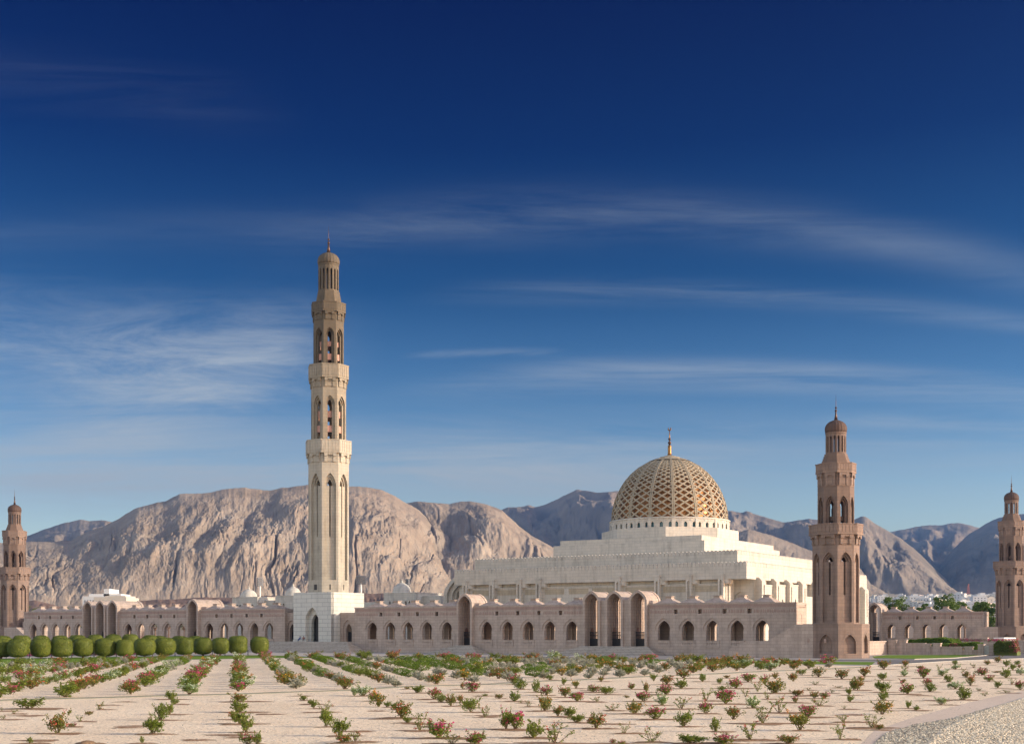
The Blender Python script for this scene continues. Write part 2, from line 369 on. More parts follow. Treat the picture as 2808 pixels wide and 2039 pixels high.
def main_minaret():
    vf = 4.4; ul = U(804.8, vf); ur = U(907.8, vf); vb = V(998.3, ur)
    uc = (ul+ur)/2; vc = (vf+vb)/2
    # the shaft stands where the photograph shows its axis
    uc = U(901, vc); Zc = zc(uc, vc)
    root = mthing('tall_minaret', 'tallest minaret, cream stone on a white marble base, in the middle of the arcades', 'minaret', uc, vf)
    h = lambda py: E-(py-HY)*Zc/F
    sc_ = Zc/F
    ap = lambda wpx: wpx*sc_/2/1.04
    # plinth
    m = MB(); zt = H(1622, ur, vf); z0 = 2.3
    pc = U(856, vf); wo = 1.98; 
    za = H(1665, pc, vf); 
    Tf = lambda x, y, z: (x, vf+y, z)
    m.panel(Tf, ul, ur, z0, zt, [arch(pc, wo, z0+.02, za-2.6, za)], 0, 1.0)
    m.panel(Tf, ul+.01, ur-.01, z0, zt-.1, [arch(pc+.15, wo*.62, z0+.02, za-3.6, za-1.5)], 1.0, 1.9)
    m.panel(lambda x, y, z: (ur-y, x, z), vf+.01, vb, z0, zt-.004, [], 0, .9)
    m.panel(lambda x, y, z: (ul+y, x, z), vf+.01, vb, z0, zt-.004, [], 0, .9)
    m.box(ul+.02, ur-.02, vb-.9, vb-.01, z0, zt-.01)
    m.box(ul+.1, ur-.1, vf+.1, vb-.1, zt-.6, zt-.03)
    m.box(ul-.25, ur+.25, vf-.3, vb, 0, z0+.02)
    for i in range(9):
        z = z0+1.1+i*1.35
        if z < zt-.3:
            m.box(ur, ur+.03, vf-.03, vb, z, z+.07)
            if z > za+.2: m.box(ul, ur, vf-.03, vf, z, z+.07)
            else:
                m.box(ul, pc-wo-.35, vf-.03, vf, z, z+.07); m.box(pc+wo+.35, ur, vf-.03, vf, z, z+.07)
    o = archline(wo+.28, z0, za-2.6, za+.42); i_ = archline(wo, z0, za-2.6, za)
    for a, b, c, d in zip(o, o[1:], i_, i_[1:]):
        m.frustum([(pc+a[0], vf-.08, a[1]), (pc+b[0], vf-.08, b[1]), (pc+d[0], vf-.08, d[1]), (pc+c[0], vf-.08, c[1])],
                  [(pc+a[0], vf+.01, a[1]), (pc+b[0], vf+.01, b[1]), (pc+d[0], vf+.01, d[1]), (pc+c[0], vf+.01, c[1])])
    pl = m.build('plinth', M['marble'], root)
    m = MB(); m.box(pc-.7, pc+1.3, vf+1.95, vf+2.1, z0, za-2.0)
    sub('doorway_screen', m, M['iron'], pl)
    m = MB(); P = M['tan']
    a1 = ap(111)
    m.prism(octpts(uc, vc, a1+.02), zt-.2, h(1594))
    shaft_slit(m, uc, vc, a1, h(1594)-.01, h(1248), h(1591), h(1336), h(1302), h(1513), .58)
    m.build('shaft', P, root)
    for k in range(8):
        m = MB(); T = octT(uc, vc, a1+.04, k)
        w = .42 if k in (6,) else .13
        m.tbox(T, -w, w, -.02, .05, h(1618), h(1603))
        m.build('base_window', M['iron'], root)
    a2 = ap(96); a3 = ap(83.4)
    m = MB()
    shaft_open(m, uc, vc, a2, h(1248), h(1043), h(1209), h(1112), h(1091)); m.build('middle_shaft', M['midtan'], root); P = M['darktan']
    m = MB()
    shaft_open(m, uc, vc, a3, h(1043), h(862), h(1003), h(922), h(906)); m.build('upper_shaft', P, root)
    for aa, zz in ((a2, ((1190,1172),(1150,1132))), (a3, ((993,976),(956,942)))):
        for j, (y0, y1) in enumerate(zz):
            for k in range(8):
                m = MB(); T = octT(uc, vc, aa-(.5 if j == 0 else .75), k); w = aa*S8*(.25 if j == 0 else .15)
                m.tbox(T, -w, w, 0, .1, h(y0), h(y1))
                m.build('pink_screen', M['screen'], root)
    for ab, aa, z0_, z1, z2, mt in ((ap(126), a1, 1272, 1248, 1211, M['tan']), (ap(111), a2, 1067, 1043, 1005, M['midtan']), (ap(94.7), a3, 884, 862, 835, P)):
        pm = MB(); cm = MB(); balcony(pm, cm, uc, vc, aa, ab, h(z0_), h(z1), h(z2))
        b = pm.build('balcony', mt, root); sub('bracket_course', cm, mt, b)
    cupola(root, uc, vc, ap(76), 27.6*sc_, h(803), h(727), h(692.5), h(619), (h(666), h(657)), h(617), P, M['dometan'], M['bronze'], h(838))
    return ul, ur, vf, vb
MUL, MUR, MVF, MVB = main_minaret()

# ------------------------------------------------------------------ arcades
VA = 6.7; ZT = 10.15; AD = 5.4; ZF = 1.7; ZM = 7.75
def bay_walls(front, back, orn, u0, u1, bays, v, sill=True, solid=(), backw=1.45):
    T = lambda x, y, z: (x, v+y, z)
    wide = [arch(b, 1.82, ZF-.02, 5.35, 7.3) for b in bays]; nar = [arch(b, 1.28, ZF-.02 if not sill else 2.86, 5.35, 6.82) for b in bays]
    front.panel(T, u0, u1, 0, ZM, [slitarch(b, 1.86, 4.9, 5.35, 7.3, 1.28, 2.86 if sill else ZF) for b in bays], 0, .16)
    front.panel(T, u0+.005, u1-.005, 0, ZM, nar, .16, .95)
    front.box(u0, u1, v-.10, v+.0, 0, .5)
    mids = [(a+b)/2 for a, b in zip(bays, bays[1:])]
    front.panel(T, u0, u1, ZM, ZT-.02, [rect(x, .42, 8.12, 8.98) for x in mids], .001, .95)
    front.box(u0-.04, u1+.04, v-.12, v+1.0, ZT-.2, ZT)
    front.box(u0-.02, u1+.02, v-.05, v, 9.95-.82, 9.95-.74)
    orn.box(u0+.3, u1-.3, v-.035, v+.0, 9.24, 9.86)
    # carved inscription band: a row of upright reliefs
    x = u0+.5
    rnd = random.Random(int(u0*10))
    while x < u1-.5:
        w = rnd.choice((.18, .26, .34, .5))
        if not any(abs(x+w/2-q) < .75 for q in mids):
            orn.box(x, x+w, v-.03, v, 8.2+rnd.uniform(0,.08), 8.9-rnd.uniform(0,.1))
        x += w+.16
    for b in bays:
        orn.lathe([(.3, 0)], 8) if False else None
        if sill:
            front.box(b-1.62, b+1.62, v-.14, v+.1, ZF-.12, ZF)
            front.panel(lambda xx, y, z: (xx, v-.12+y, z), b-1.55, b+1.55, ZF, 2.84, [arch(b+dx, .13, 2.05, 2.4, 2.55, 2) for dx in (-.96,-.48,0,.48,.96)], 0, .1)
            front.box(b-1.62, b+1.62, v-.2, v+.2, 2.84, 2.96)
    # back wall, floor, roof
    back.panel(T, u0, u1, 0, ZT-.3, [arch(b, backw, ZF, 5.4, 7.0) for i, b in enumerate(bays) if i not in solid], AD-.9, AD)
    back.box(u0, u1, v+.5, v+AD-.4, 0, ZF)
    back.box(u0, u1, v+.95, v+AD-.9, 8.95, 9.35)
    for x in mids:       # cross arches between the bays
        back.panel(lambda xx, y, z: (x-.35+y, xx, z), v+.95, v+AD-.9, ZF, 8.95, [arch(v+AD/2, 1.4, ZF+.01, 5.4, 7.6)], 0, .7)
def roofcap(root, b, v, w=2.35):
    m = MB(); c = v+AD/2; h0 = ZT-.35
    sq = lambda r, z, rx=None: [(b-(rx or r), c-r, z), (b+(rx or r), c-r, z), (b+(rx or r), c+r, z), (b-(rx or r), c+r, z)]
    m.frustum(sq(AD/2-.5, h0, w), sq(AD/2-.5, ZT+.12, w))
    m.frustum(sq(AD/2-.65, ZT+.12, w*.93), sq(.62, ZT+1.02))
    m.frustum(sq(.66, ZT+1.0), sq(.62, ZT+1.42)); m.frustum(sq(.82, ZT+1.42), sq(.78, ZT+1.52))
    m.build('roof_pyramid', M['pink'], root)
def portal(root, pu, v, dep, zap=12.9, ho=2.02, hi=1.52, closed=False):
    """tall vaulted gateway pushed through the arcade"""
    m = MB(); zsp = zap-2.15
    def ring(wo, wi, tz, y0, y1, zb=ZF-.02):
        o = archline(wo, 0, zsp, zap+tz); i = archline(wi, 0, zsp-.05, zap+tz-(wo-wi)*1.05)
        for a, b, c, d in zip(o, o[1:], i, i[1:]):
            m.frustum([(pu+a[0], y0, a[1]), (pu+b[0], y0, b[1]), (pu+d[0], y0, d[1]), (pu+c[0], y0, c[1])],
                      [(pu+a[0], y1, a[1]), (pu+b[0], y1, b[1]), (pu+d[0], y1, d[1]), (pu+c[0], y1, c[1])])
    ring(ho, hi, 0, v-.75, v+.15)
    ring(ho-.12, hi+.12, -.12, v+.15, v+dep-.7)
    ring(ho, hi, 0, v+dep-.7, v+dep)
    for y in range(1, 5):
        yy = v+.6+y*(dep-1.5)/5; ring(hi+.2, hi-.02, -.52, yy, yy+.25)
    m.box(pu-ho+.1, pu+ho-.1, v-.6, v+dep, 0, ZF)
    p = m.build('portal', M['pink'], root)
    m = MB(); xw = pu-hi-.02
    for yc, hw, zt_ in ((v+2.4, .7, 5.6),):
        m.textr(lambda x, y, z: (xw+y, yc+x, z), archline(hw, ZF+.01, 4.2, zt_, 6), 0, .06)
    sub('wall_niche', m, M['door'], p)
    m = MB()
    for i in range(15):
        x = pu-hi+.06+i*(2*hi-.12)/14; m.box(x-.04, x+.04, v+1.4, v+1.46, ZF+.05, ZF+2.9)
    for z in (ZF+.1, ZF+.8, ZF+1.5, ZF+2.2, ZF+2.88): m.box(pu-hi, pu+hi, v+1.38, v+1.48, z-.05, z+.05)
    m.box(pu-hi, pu+hi, v+1.42, v+1.44, ZF+.1, ZF+1.5)
    sub('gate', m, M['iron'], p)
def low_wing(root, u0, u1, v, ac):
    m = MB(); T = lambda x, y, z: (x, v+y, z); zt = H(1679, u0, v)
    m.panel(T, u0, u1, 0, zt, [arch(ac, 1.35, 2.4, 5.6, 7.4)], 0, .3)
    m.panel(T, u0+.01, u1-.01, 0, zt-.02, [arch(ac+.1, .85, 2.4, 5.0, 6.5)], .3, 1.1)
    m.box(u0+.01, u1-.01, v+1.1, v+5, zt-.5, zt-.04); m.box(u0, u1, v+1.1, v+5, 0, 2.4)
    m.box(u0, u1, v+5, v+5.5, 0, zt)
    w = m.build('low_wing', M['pink'], root)
    m = MB(); m.box(ac-.95, ac+1.0, v+1.3, v+1.42, 2.42, 4.6); sub('gate', m, M['iron'], w)
def arcade(label, pxs, portals, pxl, pxr, v, vault=8.3, back_solid=(), vault1=None):
    """pxs: list of bay groups, portals: portal axes between the groups"""
    u0, u1 = U(pxl, v), U(pxr, v)
    root = mthing('arcade', label, 'arcade', (u0+u1)/2, v, 'arcades around the courtyard')
    fr, bk = MB(), MB()
    cuts = []
    for grp in portals:
        us = [U(p, v) for p in grp]; cuts.append((min(us)-2.0, max(us)+2.0))
        for x in us: portal(root, x, v, vault if len(grp) < 2 or not vault1 else vault1)
        for a, b in zip(sorted(us), sorted(us)[1:]):
            m = MB(); m.box(a+1.95, b-1.95, v-.35, v+AD, 0, 11.0); m.build('portal_pier', M['pink'], root)
    edges = [u0]+[c for cut in sorted(cuts) for c in cut]+[u1]
    for i in range(0, len(edges), 2):
        a, b = edges[i], edges[i+1]
        bs = [U(p, v) for g in pxs for p in g if a < U(p, v) < b]
        if b-a > .5:
            orn = MB()
            bay_walls(fr, bk, orn, a, b, bs, v, solid=back_solid if i == len(edges)-2 else ())
            orn.build('carved_frieze', M['pinkdark'], root)
            for x in bs: roofcap(root, x, v)
    fr.box(u0, u0+.6, v+.95, v+AD, 0, ZT-.05); fr.box(u1-.6, u1, v+.95, v+AD-.05, 0, ZT-.05)
    # carved niche on the end wall
    fr.build('front_wall', M['pink'], root); bk.build('back_wall', M['pink'], root)
    return root, u0, u1
aR, aRu0, aRu1 = arcade('long pink arcade between the white minaret base and the nearest pink minaret',
    [[1020,1069.3,1118.3,1170.4,1224.5],[1334.1,1391,1448,1506.9,1567],[1820,1886,1953,2021,2089.7]],
    [[1278],[1626,1688,1753]], 973, 2184, VA, 5.45, (0,1,3))
low_wing(aR, MUR+.02, aRu0-.02, 7.6, U(953.4, 7.6))
aL, aLu0, aLu1 = arcade('long pink arcade behind the trimmed round shrubs, left of the white minaret base',
    [[91,122,152,183.7,215.4],[350.7,385.8,421.5,459,496],[572.8,614,655,696.4,737]],
    [[245.5,279.5,313],[532.7]], 65, 781, VA, 8.5, (2,))
low_wing(aL, aLu1+.02, MUL-.02, 7.6, U(799, 7.6))
VS = 140.0
_zt = ZT
aS, aSu0, aSu1 = arcade('far pink arcade at right with five arches, in front of green trees',
    [[2444.4,2491.7,2540,2587,2636.5]], [[2399]], 2384, 2699, VS, 6.0)
# end wall niche of the near arcade
m = MB(); m.panel(lambda x, y, z: (aRu1+.04-y, x, z), VA+.2, VA+AD-.3, ZF, ZT-1.0, [arch(VA+2.0, .8, 5.9, 7.2, 8.2)], 0, .3); m.build('end_wall', M['pink'], aR)

# ramp walls beside the corner minarets
def ramp_wall(label, pts, u, v0, v1, vents=()):
    root = mthing('ramp_wall', label, 'wall', u, v0, 'ramp walls at the corner minarets')
    m = MB(); m.extr(pts, v0, v1); 
    top = pts[1:-1]
    m.build('wall', M['pink'], root)
    m = MB()
    for (x, z) in vents: m.box(x-.2, x+.2, v0-.02, v0+.05, z-.33, z+.33)
    if vents: m.build('vent', M['pinkdark'], root)
    return root
vw = -5.25
P_ = lambda px, py, v=vw: (U(px, v), H(py, U(px, v), v))
uw = lambda px: U(px, vw)
ramp_wall('stepped ramp wall running into the base of the nearest pink minaret',
   [(uw(1997),0), P_(1997,1779), P_(2040,1759), P_(2104,1756), P_(2184,1711), (-2.2, 5.95), (-2.2, 0)], -20, vw, -.5,
   [P_(px, 1756) for px in (2217, 2239, 2262.5)])
vs2 = SWv-5.25
pts = [(U(2652,vs2),0), (U(2652,vs2),2.4), (U(2681,vs2),5.95), (SWu-2.2,5.95), (SWu-2.2,0)]
ramp_wall('ramp wall running into the base of the far right minaret', pts, SWu-20, vs2, vs2+4.5)
ve = NEv-5.25
ramp_wall('ramp wall sloping down from the base of the far left minaret', [(NEu+2.2,0),(NEu+2.2,5.95),(NEu+7.5,5.95),(NEu+16,1.2),(NEu+22,1.2),(NEu+22,0)], NEu+12, ve, ve+4.5)
m = MB(); r_ = mthing('stair_block', 'stepped stone block between the far left minaret and the arcade', 'wall', NEu+9, NEv)
m.box(NEu+5, NEu+15, NEv-1, NEv+4, 0, 7.6); m.box(NEu+5, NEu+9, NEv, NEv+4, 7.6, 9.2); m.box(NEu+9, NEu+12, NEv, NEv+4, 7.6, 8.4)
m.build('wall', M['pink'], r_)
m = MB(); m.box(NEu+11, NEu+13, NEv-1.03, NEv-.9, 5.9, 7.2); m.build('window', M['iron'], r_)

# staircases
def stairs(label, u0, u1, v, ztop, n, run=.36, fl=True, fr=True):
    root = mthing('staircase', label, 'stairs', (u0+u1)/2, v, 'stone staircases up to the arcades')
    m = MB(); rise = ztop/n
    for i in range(n):
        k = i+1; e = run*k
        m.box(u0-(e if fl else 0), u1+(e if fr else 0), v-e, v+.2+i*.004, 0 if i == n-1 else ztop-rise*(k+1)+.02, ztop-rise*k+.004*0+rise*.0+ (0) if False else ztop-rise*i-.003*1)
    m.build('steps', M['stepstone'], root)
stairs('widest stone staircase, below the white minaret base', U(735, MVF-1), aRu0+.5, MVF-1.2, 2.42, 16, .38, True, True)
us = [U(p, VA) for p in (1626, 1753)]
stairs('stone staircase below the three tall arched portals', us[0]-2.1, us[1]+2.1, VA-.9, 1.72, 11, .38)
uu = U(1278, VA); stairs('narrow stone staircase below the single tall portal', uu-2.0, uu+2.0, VA-.9, 1.72, 11, .42)
# ------------------------------------------------------------------ prayer hall
def prayer_hall():
    vA = 38.0; uR = U(2047, vA); uL = U(1246, vA); vB = V(2377, uR)
    root = mthing('prayer_hall', 'cream stone prayer hall in stepped tiers under a lattice dome', 'mosque', (uL+uR)/2, vA)
    C = M['cream']
    zA1 = H(1537, uR, vA); zA0 = H(1585.7, uR, vA)
    d = 3.6; zB1 = H(1506, uR-d, vA+d)
    # lower walls
    m = MB(); vw_ = vA+1.4; uN = U(1999, vw_)
    m.box(uL+.8, uN, vw_, vB-1, 0, zA0-.01)
    m.box(uN-.5, uR-.9, vw_+3.4, vB-1.01, 0, zA0-.012)
    na = U(2032, vw_+3.4)
    # recessed corner wall with pointed arch
    T = lambda x, y, z: (x, vw_+2.95+y, z)
    zap = H(1621, na, vw_+3); 
    m.panel(T, uN, uR-.6, 0, zA0-.02, [arch(na, 3.3, .2, zap-4.2, zap)], 0, .44)
    # ledge course on the front
    zl = H(1605, U(1800, vA), vA)
    m.box(uL+1.0, uN-.3, vw_-.75, vw_, 0, zl); m.box(uL+1.0, uN-.3, vw_-.9, vw_+.0, zl, zl+.22)
    m.build('lower_wall', C, root)
    m = MB()
    for a, b in ((1292,1345),(1360,1420),(1436,1473),(1490,1543),(1556,1610),(1620,1690),(1712,1797),(1815,1884),(1903,1972)):
        m.box(U(a, vA), U(b, vA), vw_-.80, vw_-.74, zl-1.5, zl-.25)
    m.build('carved_band', M['creamband'], root)
    # slit buttresses along the front
    ztb = H(1578, U(1891, vA), vA)
    for px in (1277.7, 1351, 1426, 1479, 1697, 1804.7, 1891.8, 1980):
        m = MB(); x = U(px, vA)
        Tt = lambda xx, y, z: (xx, vA-.55+y, z)
        m.panel(Tt, x-.75, x+.55, 0, ztb, [arch(x-.1, .26, ztb-7.2, ztb-1.4, ztb-1.0, 4)], 0, .4)
        m.box(x-.74, x+.54, vA-.16, vw_+.1, 0, ztb-.003)
        # rounded shoulder
        pr = [(x+.55+1.5*math.sin(R(a)), vw_-1.5*math.cos(R(a))) for a in range(0, 91, 15)]+[(x+.5, vw_)]
        m.prism(pr, zl+.2, ztb-.5)
        m.extr([(x-.85, ztb), (x+.65, ztb), (x+.45, ztb+.35), (x-.65, ztb+.35)], vA-.6, vw_+.2)
        b = m.build('buttress', C, root)
    # tiers
    def tier(nm, a0, a1, b0, b1, z0, z1, cren):
        m = MB(); mh = 1.0 if cren else 0
        m.box(a0, a1, b0, b1, z0, z1-mh)
        if cren: m.box(a0-.05, a1+.05, b0-.05, b1+.05, z1-mh-1.6, z1-mh-1.5)
        t = m.build(nm, C, root)
        if cren:
            m = MB()
            def row(T, L):
                n = max(1, int(L/.92)); w = L/n
                for i in range(n):
                    x0 = w*i+.05; x1 = w*(i+1)-.05; xc = (x0+x1)/2; r = (x1-x0)/2
                    m.textr(T, [(x0, z1-mh-.02), (x1, z1-mh-.02), (x1, z1-.34), (xc+r*.72, z1-.12), (xc+r*.3, z1-.01), (xc, z1), (xc-r*.3, z1-.01), (xc-r*.72, z1-.12), (x0, z1-.34)], 0, .45)
                m.tbox(T, 0, L, .1, .35, z1-mh-.02, z1-.45)
            row(lambda x, y, z: (a0+x, b0+y, z), a1-a0)
            row(lambda x, y, z: (a1-y, b0+.46+x, z), b1-b0-.92)
            row(lambda x, y, z: (a0+x, b1-y, z), a1-a0)
            row(lambda x, y, z: (a0+y, b0+.46+x, z), b1-b0-.92)
            sub('crenellation', m, C, t)
    tier('lower_tier', uL, uR, vA, vB, zA0, zA1, True)
    tier('upper_tier', uL+d, uR-d, vA+d, vB-d, zA1-1.3, zB1, True)
    def cornerz(px, py):
        e = 0
        for _ in range(30):
            X, Y = W(uR-e, vA+e); p = CX+F*X/Y
            e += (p-px)/7.2
        return e, H(py, uR-e, vA+e)
    e1, z1 = cornerz(1931.5, 1480); e2, z2 = cornerz(1924, 1466)
    tier('roof_terrace', uL+e1, uR-e1, vA+e1, vB-e1, zB1-1.2, z1, False)
    tier('roof_terrace', uL+e2, uR-e2, vA+e2, vB-e2, z1-.02, z2, False)
    # buttresses on the sunlit side
    zp = H(1582, uR+1.3, V(2095, uR+1.3))
    vprev = None
    for px0, px1 in ((2089.5,2100),(2129.5,2138),(2166,2174),(2201,2212),(2240,2250),(2280,2290),(2372,2382)):
        v0 = V(px0, uR+1.3); v1 = V(px1, uR+1.3)
        m = MB()
        m.panel(lambda x, y, z: (uR+1.3-y, x, z), v0, v1, 0, zp-.8, [arch((v0+v1)/2+.2, .3, zp-8, zp-2.0, zp-1.5, 4)], 0, .4)
        m.box(uR-1.0, uR+.9, v0+.003, v1-.003, 0, zp-.803)
        m.frustum([(uR-1, v0, zp-.8), (uR+1.3, v0, zp-.8), (uR+1.3, v1, zp-.8), (uR-1, v1, zp-.8)], [(uR-1, v0, zp), (uR+.55, v0, zp), (uR+.55, v1, zp), (uR-1, v1, zp)])
        m.build('side_buttress', C, root)
        if vprev is not None and px0 < 2210:
            m = MB(); zl2 = H(1607, uR+.5, v0)
            m.panel(lambda x, y, z: (uR+.35-y, x, z), vprev, v0, 0, zl2, [arch(vprev+(v0-vprev)*t, .42, zl2-5.2, zl2-3.6, zl2-2.9, 4) for t in (.33,.68)], 0, .5)
            m.box(uR-.95, uR+.45, vprev, v0, zl2, zl2+.3)
            m.build('side_wall', C, root)
        vprev = v1
    # tall arched portal on the sunlit side
    vp = V(2245, uR+.6); m = MB()
    m.panel(lambda x, y, z: (uR+.6-y, x, z), V(2207, uR+.6), vp+9, 0, zA0-3, [arch(vp+1.0, 4.6, 0, 8.0, 12.6)], 0, .9)
    m.build('side_portal', C, root)
    # rear-left portal arch
    m = MB(); pv = vA+9; pu = U(1262, pv); zt = H(1572, pu, pv)
    wo = pu-U(1216, pv)
    for wo_, wi_, dz, y0, y1 in ((wo, wo*.80, 0, pv, pv+4), (wo*.82, wo*.58, -1.3, pv+.8, pv+4.5), (wo*.6, wo*.44, -2.6, pv+1.6, pv+5)):
        o = archline(wo_, 0, zt-wo*1.05, zt+dz); i = archline(wi_, 0, zt-wo*1.05, zt+dz-(wo_-wi_)*1.0)
        for a, b, c, e in zip(o, o[1:], i, i[1:]):
            m.frustum([(pu+a[0], y0, a[1]), (pu+b[0], y0, b[1]), (pu+e[0], y0, e[1]), (pu+c[0], y0, c[1])],
                      [(pu+a[0], y1, a[1]), (pu+b[0], y1, b[1]), (pu+e[0], y1, e[1]), (pu+c[0], y1, c[1])])
    m.box(pu-wo*.9, pu, pv+4, pv+14, 0, zt-1.0)
    m.build('rear_portal', C, root)
    # ---------------- dome
    vC = (vA+vB)/2; uC = U(1836, vC); Zd = zc(uC, vC); k = Zd/F
    hz = lambda zy: E-(1150+zy/4.117-HY)*k          # heights from the dome's own survey
    rz = lambda zr: zr/4.117*k
    m = MB(); zD1 = H(1454, *(uC-0, vC-16)); 
    m.prism(octpts(uC, vC, 16.2), z2-.02, hz(1268)); m.prism(octpts(uC, vC, 16.2), z2-.02, hz(1262))
    m.v = m.v[:16]; m.f = m.f[:10]; m.m = m.m[:10]
    m.build('dome_platform', C, root)
    m = MB(); r0 = rz(668); zb = hz(1275); zt = hz(1150); N = 48
    for i in range(N):
        an = 2*math.pi*(i+.5)/N+R(6.8)+R(90); nn = (math.cos(an), math.sin(an)); tt = (-nn[1], nn[0])
        T = lambda x, y, z, nn=nn, tt=tt: (uC+nn[0]*(r0-y)+tt[0]*x, vC+nn[1]*(r0-y)+tt[1]*x, z)
        w = r0*math.tan(math.pi/N); hh = zt-zb
        m.panel(T, -w, w, zb-1.2, zt, [arch((.25 if i%3==0 else -.25 if i%3==2 else 0)*-1, .42, zb+hh*.12, zb+hh*.42, zb+hh*.58, 4)], 0, .5)
        m.tbox(T, -w*.86+(.2 if i%3==0 else 0), w*.86-(.2 if i%3==2 else 0), -.08, .02, zb+hh*.64, zb+hh*.78)
        if i % 3 == 0: m.tbox(T, -w-.45, -w+.45, -.12, .1, zb-1.2, zt-.4)
    m.lathe([(r0+.05, zt-.45), (r0+.22, zt-.4), (r0+.25, zt-.12), (r0+.05, zt), (r0-.6, zt+.02)], 96, uC, vC, cap=False)
    m.lathe([(r0-.2, zb-1.2), (r0+.2, zb-1.2), (r0+.2, zb-.1), (r0-.1, zb-.05)], 96, uC, vC, cap=False)
    dm = m.build('drum', C, root)
    m = MB(); m.lathe([(r0-.75, zb-1), (r0-.75, zt)], 48, uC, vC, cap=False); sub('window_glass', m, M['glass'], dm, True)
    prof = [(655,1150),(652,1080),(640,1000),(618,920),(588,840),(548,762),(496,684),(430,610),(352,545),(262,492),(180,455),(110,430),(60,418)]
    pr = [(rz(r), hz(y)) for r, y in prof]
    seg = [0]
    for a, b in zip(pr, pr[1:]): seg.append(seg[-1]+math.hypot(a[0]-b[0], a[1]-b[1]))
    def at(s):
        s = max(0, min(seg[-1]-1e-6, s))
        for i in range(len(seg)-1):
            if seg[i] <= s <= seg[i+1]:
                t = (s-seg[i])/(seg[i+1]-seg[i]); a, b = pr[i], pr[i+1]
                n = Vector((b[1]-a[1], -(b[0]-a[0]))).normalized()
                return a[0]+(b[0]-a[0])*t, a[1]+(b[1]-a[1])*t, n
    sm = []
    def P3(an, s, off=0.0):
        r, z, n = at(s); r += n[0]*off; z += n[1]*off
        return Vector((uC+r*math.cos(an), vC+r*math.sin(an), z))
    def bar(mb, a0, s0, a1, s1, w, d0, d1):
        p, q = P3(a0, s0), P3(a1, s1); am = (a0+a1)/2; r, z, n = at((s0+s1)/2)
        nv = Vector((n[0]*math.cos(am), n[0]*math.sin(am), n[1])); dv = (q-p); L = dv.length; dv.normalize()
        sv = dv.cross(nv).normalized(); p = p-dv*.06; q = q+dv*.06
        vs = []
        for c in (p, q):
            for (x, y) in ((-w/2, d0), (w/2, d0), (w/2, d1), (-w/2, d1)): vs.append(tuple(c+sv*x+nv*y))
        mb.add(vs, [(0,1,2,3),(4,7,6,5),(0,4,5,1),(1,5,6,2),(2,6,7,3),(3,7,4,0)])
    # diagonal lattice: two diamonds across each of sixteen gores
    smax = seg[9]+(seg[10]-seg[9])*.1
    levels = [0.0]; s = 0.0
    while s < smax:
        r, z, n = at(s); s += max(.42, r*2*math.pi/64*.62); levels.append(min(s, smax))
    lat = MB(); off = R(6.8)+R(90)
    for j in range(len(levels)-1):
        r = at(levels[j])[0]; w = .17+.21*(r/pr[0][0])
        for i in range(64):
            a0 = off+2*math.pi*i/64
            if (i+j) % 2 == 0:
                for dd in (1, -1):
                    bar(lat, a0, levels[j], a0+dd*2*math.pi/64, levels[j+1], w, -.30, .0)
    lo = lat.build('dome_lattice', M['lattice'], root)
    ribs = MB(); scap = seg[10]+.3
    for g in range(16):
        a0 = off+2*math.pi*g/16; n = 26
        for i in range(n):
            s0 = scap*i/n; s1 = scap*(i+1)/n; r = at(s0)[0]; w = .18+.30*r/pr[0][0]
            dl = (.30+.0*r)/max(1, r)
            bar(ribs, a0-w*.45/r, s0, a0-w*.45/at(s1)[0], s1, w*.62, -.34, .07)
            bar(ribs, a0+w*.45/r, s0, a0+w*.45/at(s1)[0], s1, w*.62, -.34, .07)
            bar(ribs, a0, s0, a0, s1, w*.5, -.34, .0)
    sub('dome_rib', ribs, M['lattice'], lo)
    m = MB()
    for r, z in []: pass
    cp = [(rz(235), hz(474)), (rz(205), hz(463)), (rz(150), hz(443)), (rz(112), hz(431)), (rz(112), hz(427)), (rz(60), hz(414)), (rz(30), hz(404)), (rz(16), hz(400))]
    m.lathe(cp, 64, uC, vC, cap=False); m.build('dome_cap', M['lattice'], root, False)
    m = MB(); m.lathe([(a*.93, b-.45) for a, b in pr]+[(.05, pr[-1][1]-.3)], 96, uC, vC, cap=False); m.build('inner_dome', M['gold'], root, True)
    m = MB()
    m.lathe([(rz(24), hz(402)), (rz(20), hz(380)), (rz(19), hz(330)), (rz(20), hz(300)), (rz(12), hz(288)), (rz(8), hz(280))], 20, uC, vC)
    f = m.build('finial', M['goldmetal'], root, True)
    m = MB()
    for y, r in ((263, 19), (221, 16)): m.ball((uC, vC, hz(y)), rz(r), 14, 9)
    sub('finial_ball', m, M['bronze'], f, True)
    m = MB(); m.lathe([(rz(7), hz(282)), (rz(6), hz(200)), (rz(4), hz(120))], 8, uC, vC)
    for i in range(14):       # crescent
        a = R(110+ i*320/14); b = R(110+(i+1)*320/14); rr = rz(17)
        t = .16*math.sin(math.pi*(i+.5)/14)+.02
        m.tube((uC+rr*math.cos(a), vC, hz(104)+rr*math.sin(a)), (uC+rr*math.cos(b), vC, hz(104)+rr*math.sin(b)), t, t, 6)
    sub('crescent', m, M['goldmetal'], f, True)
prayer_hall()

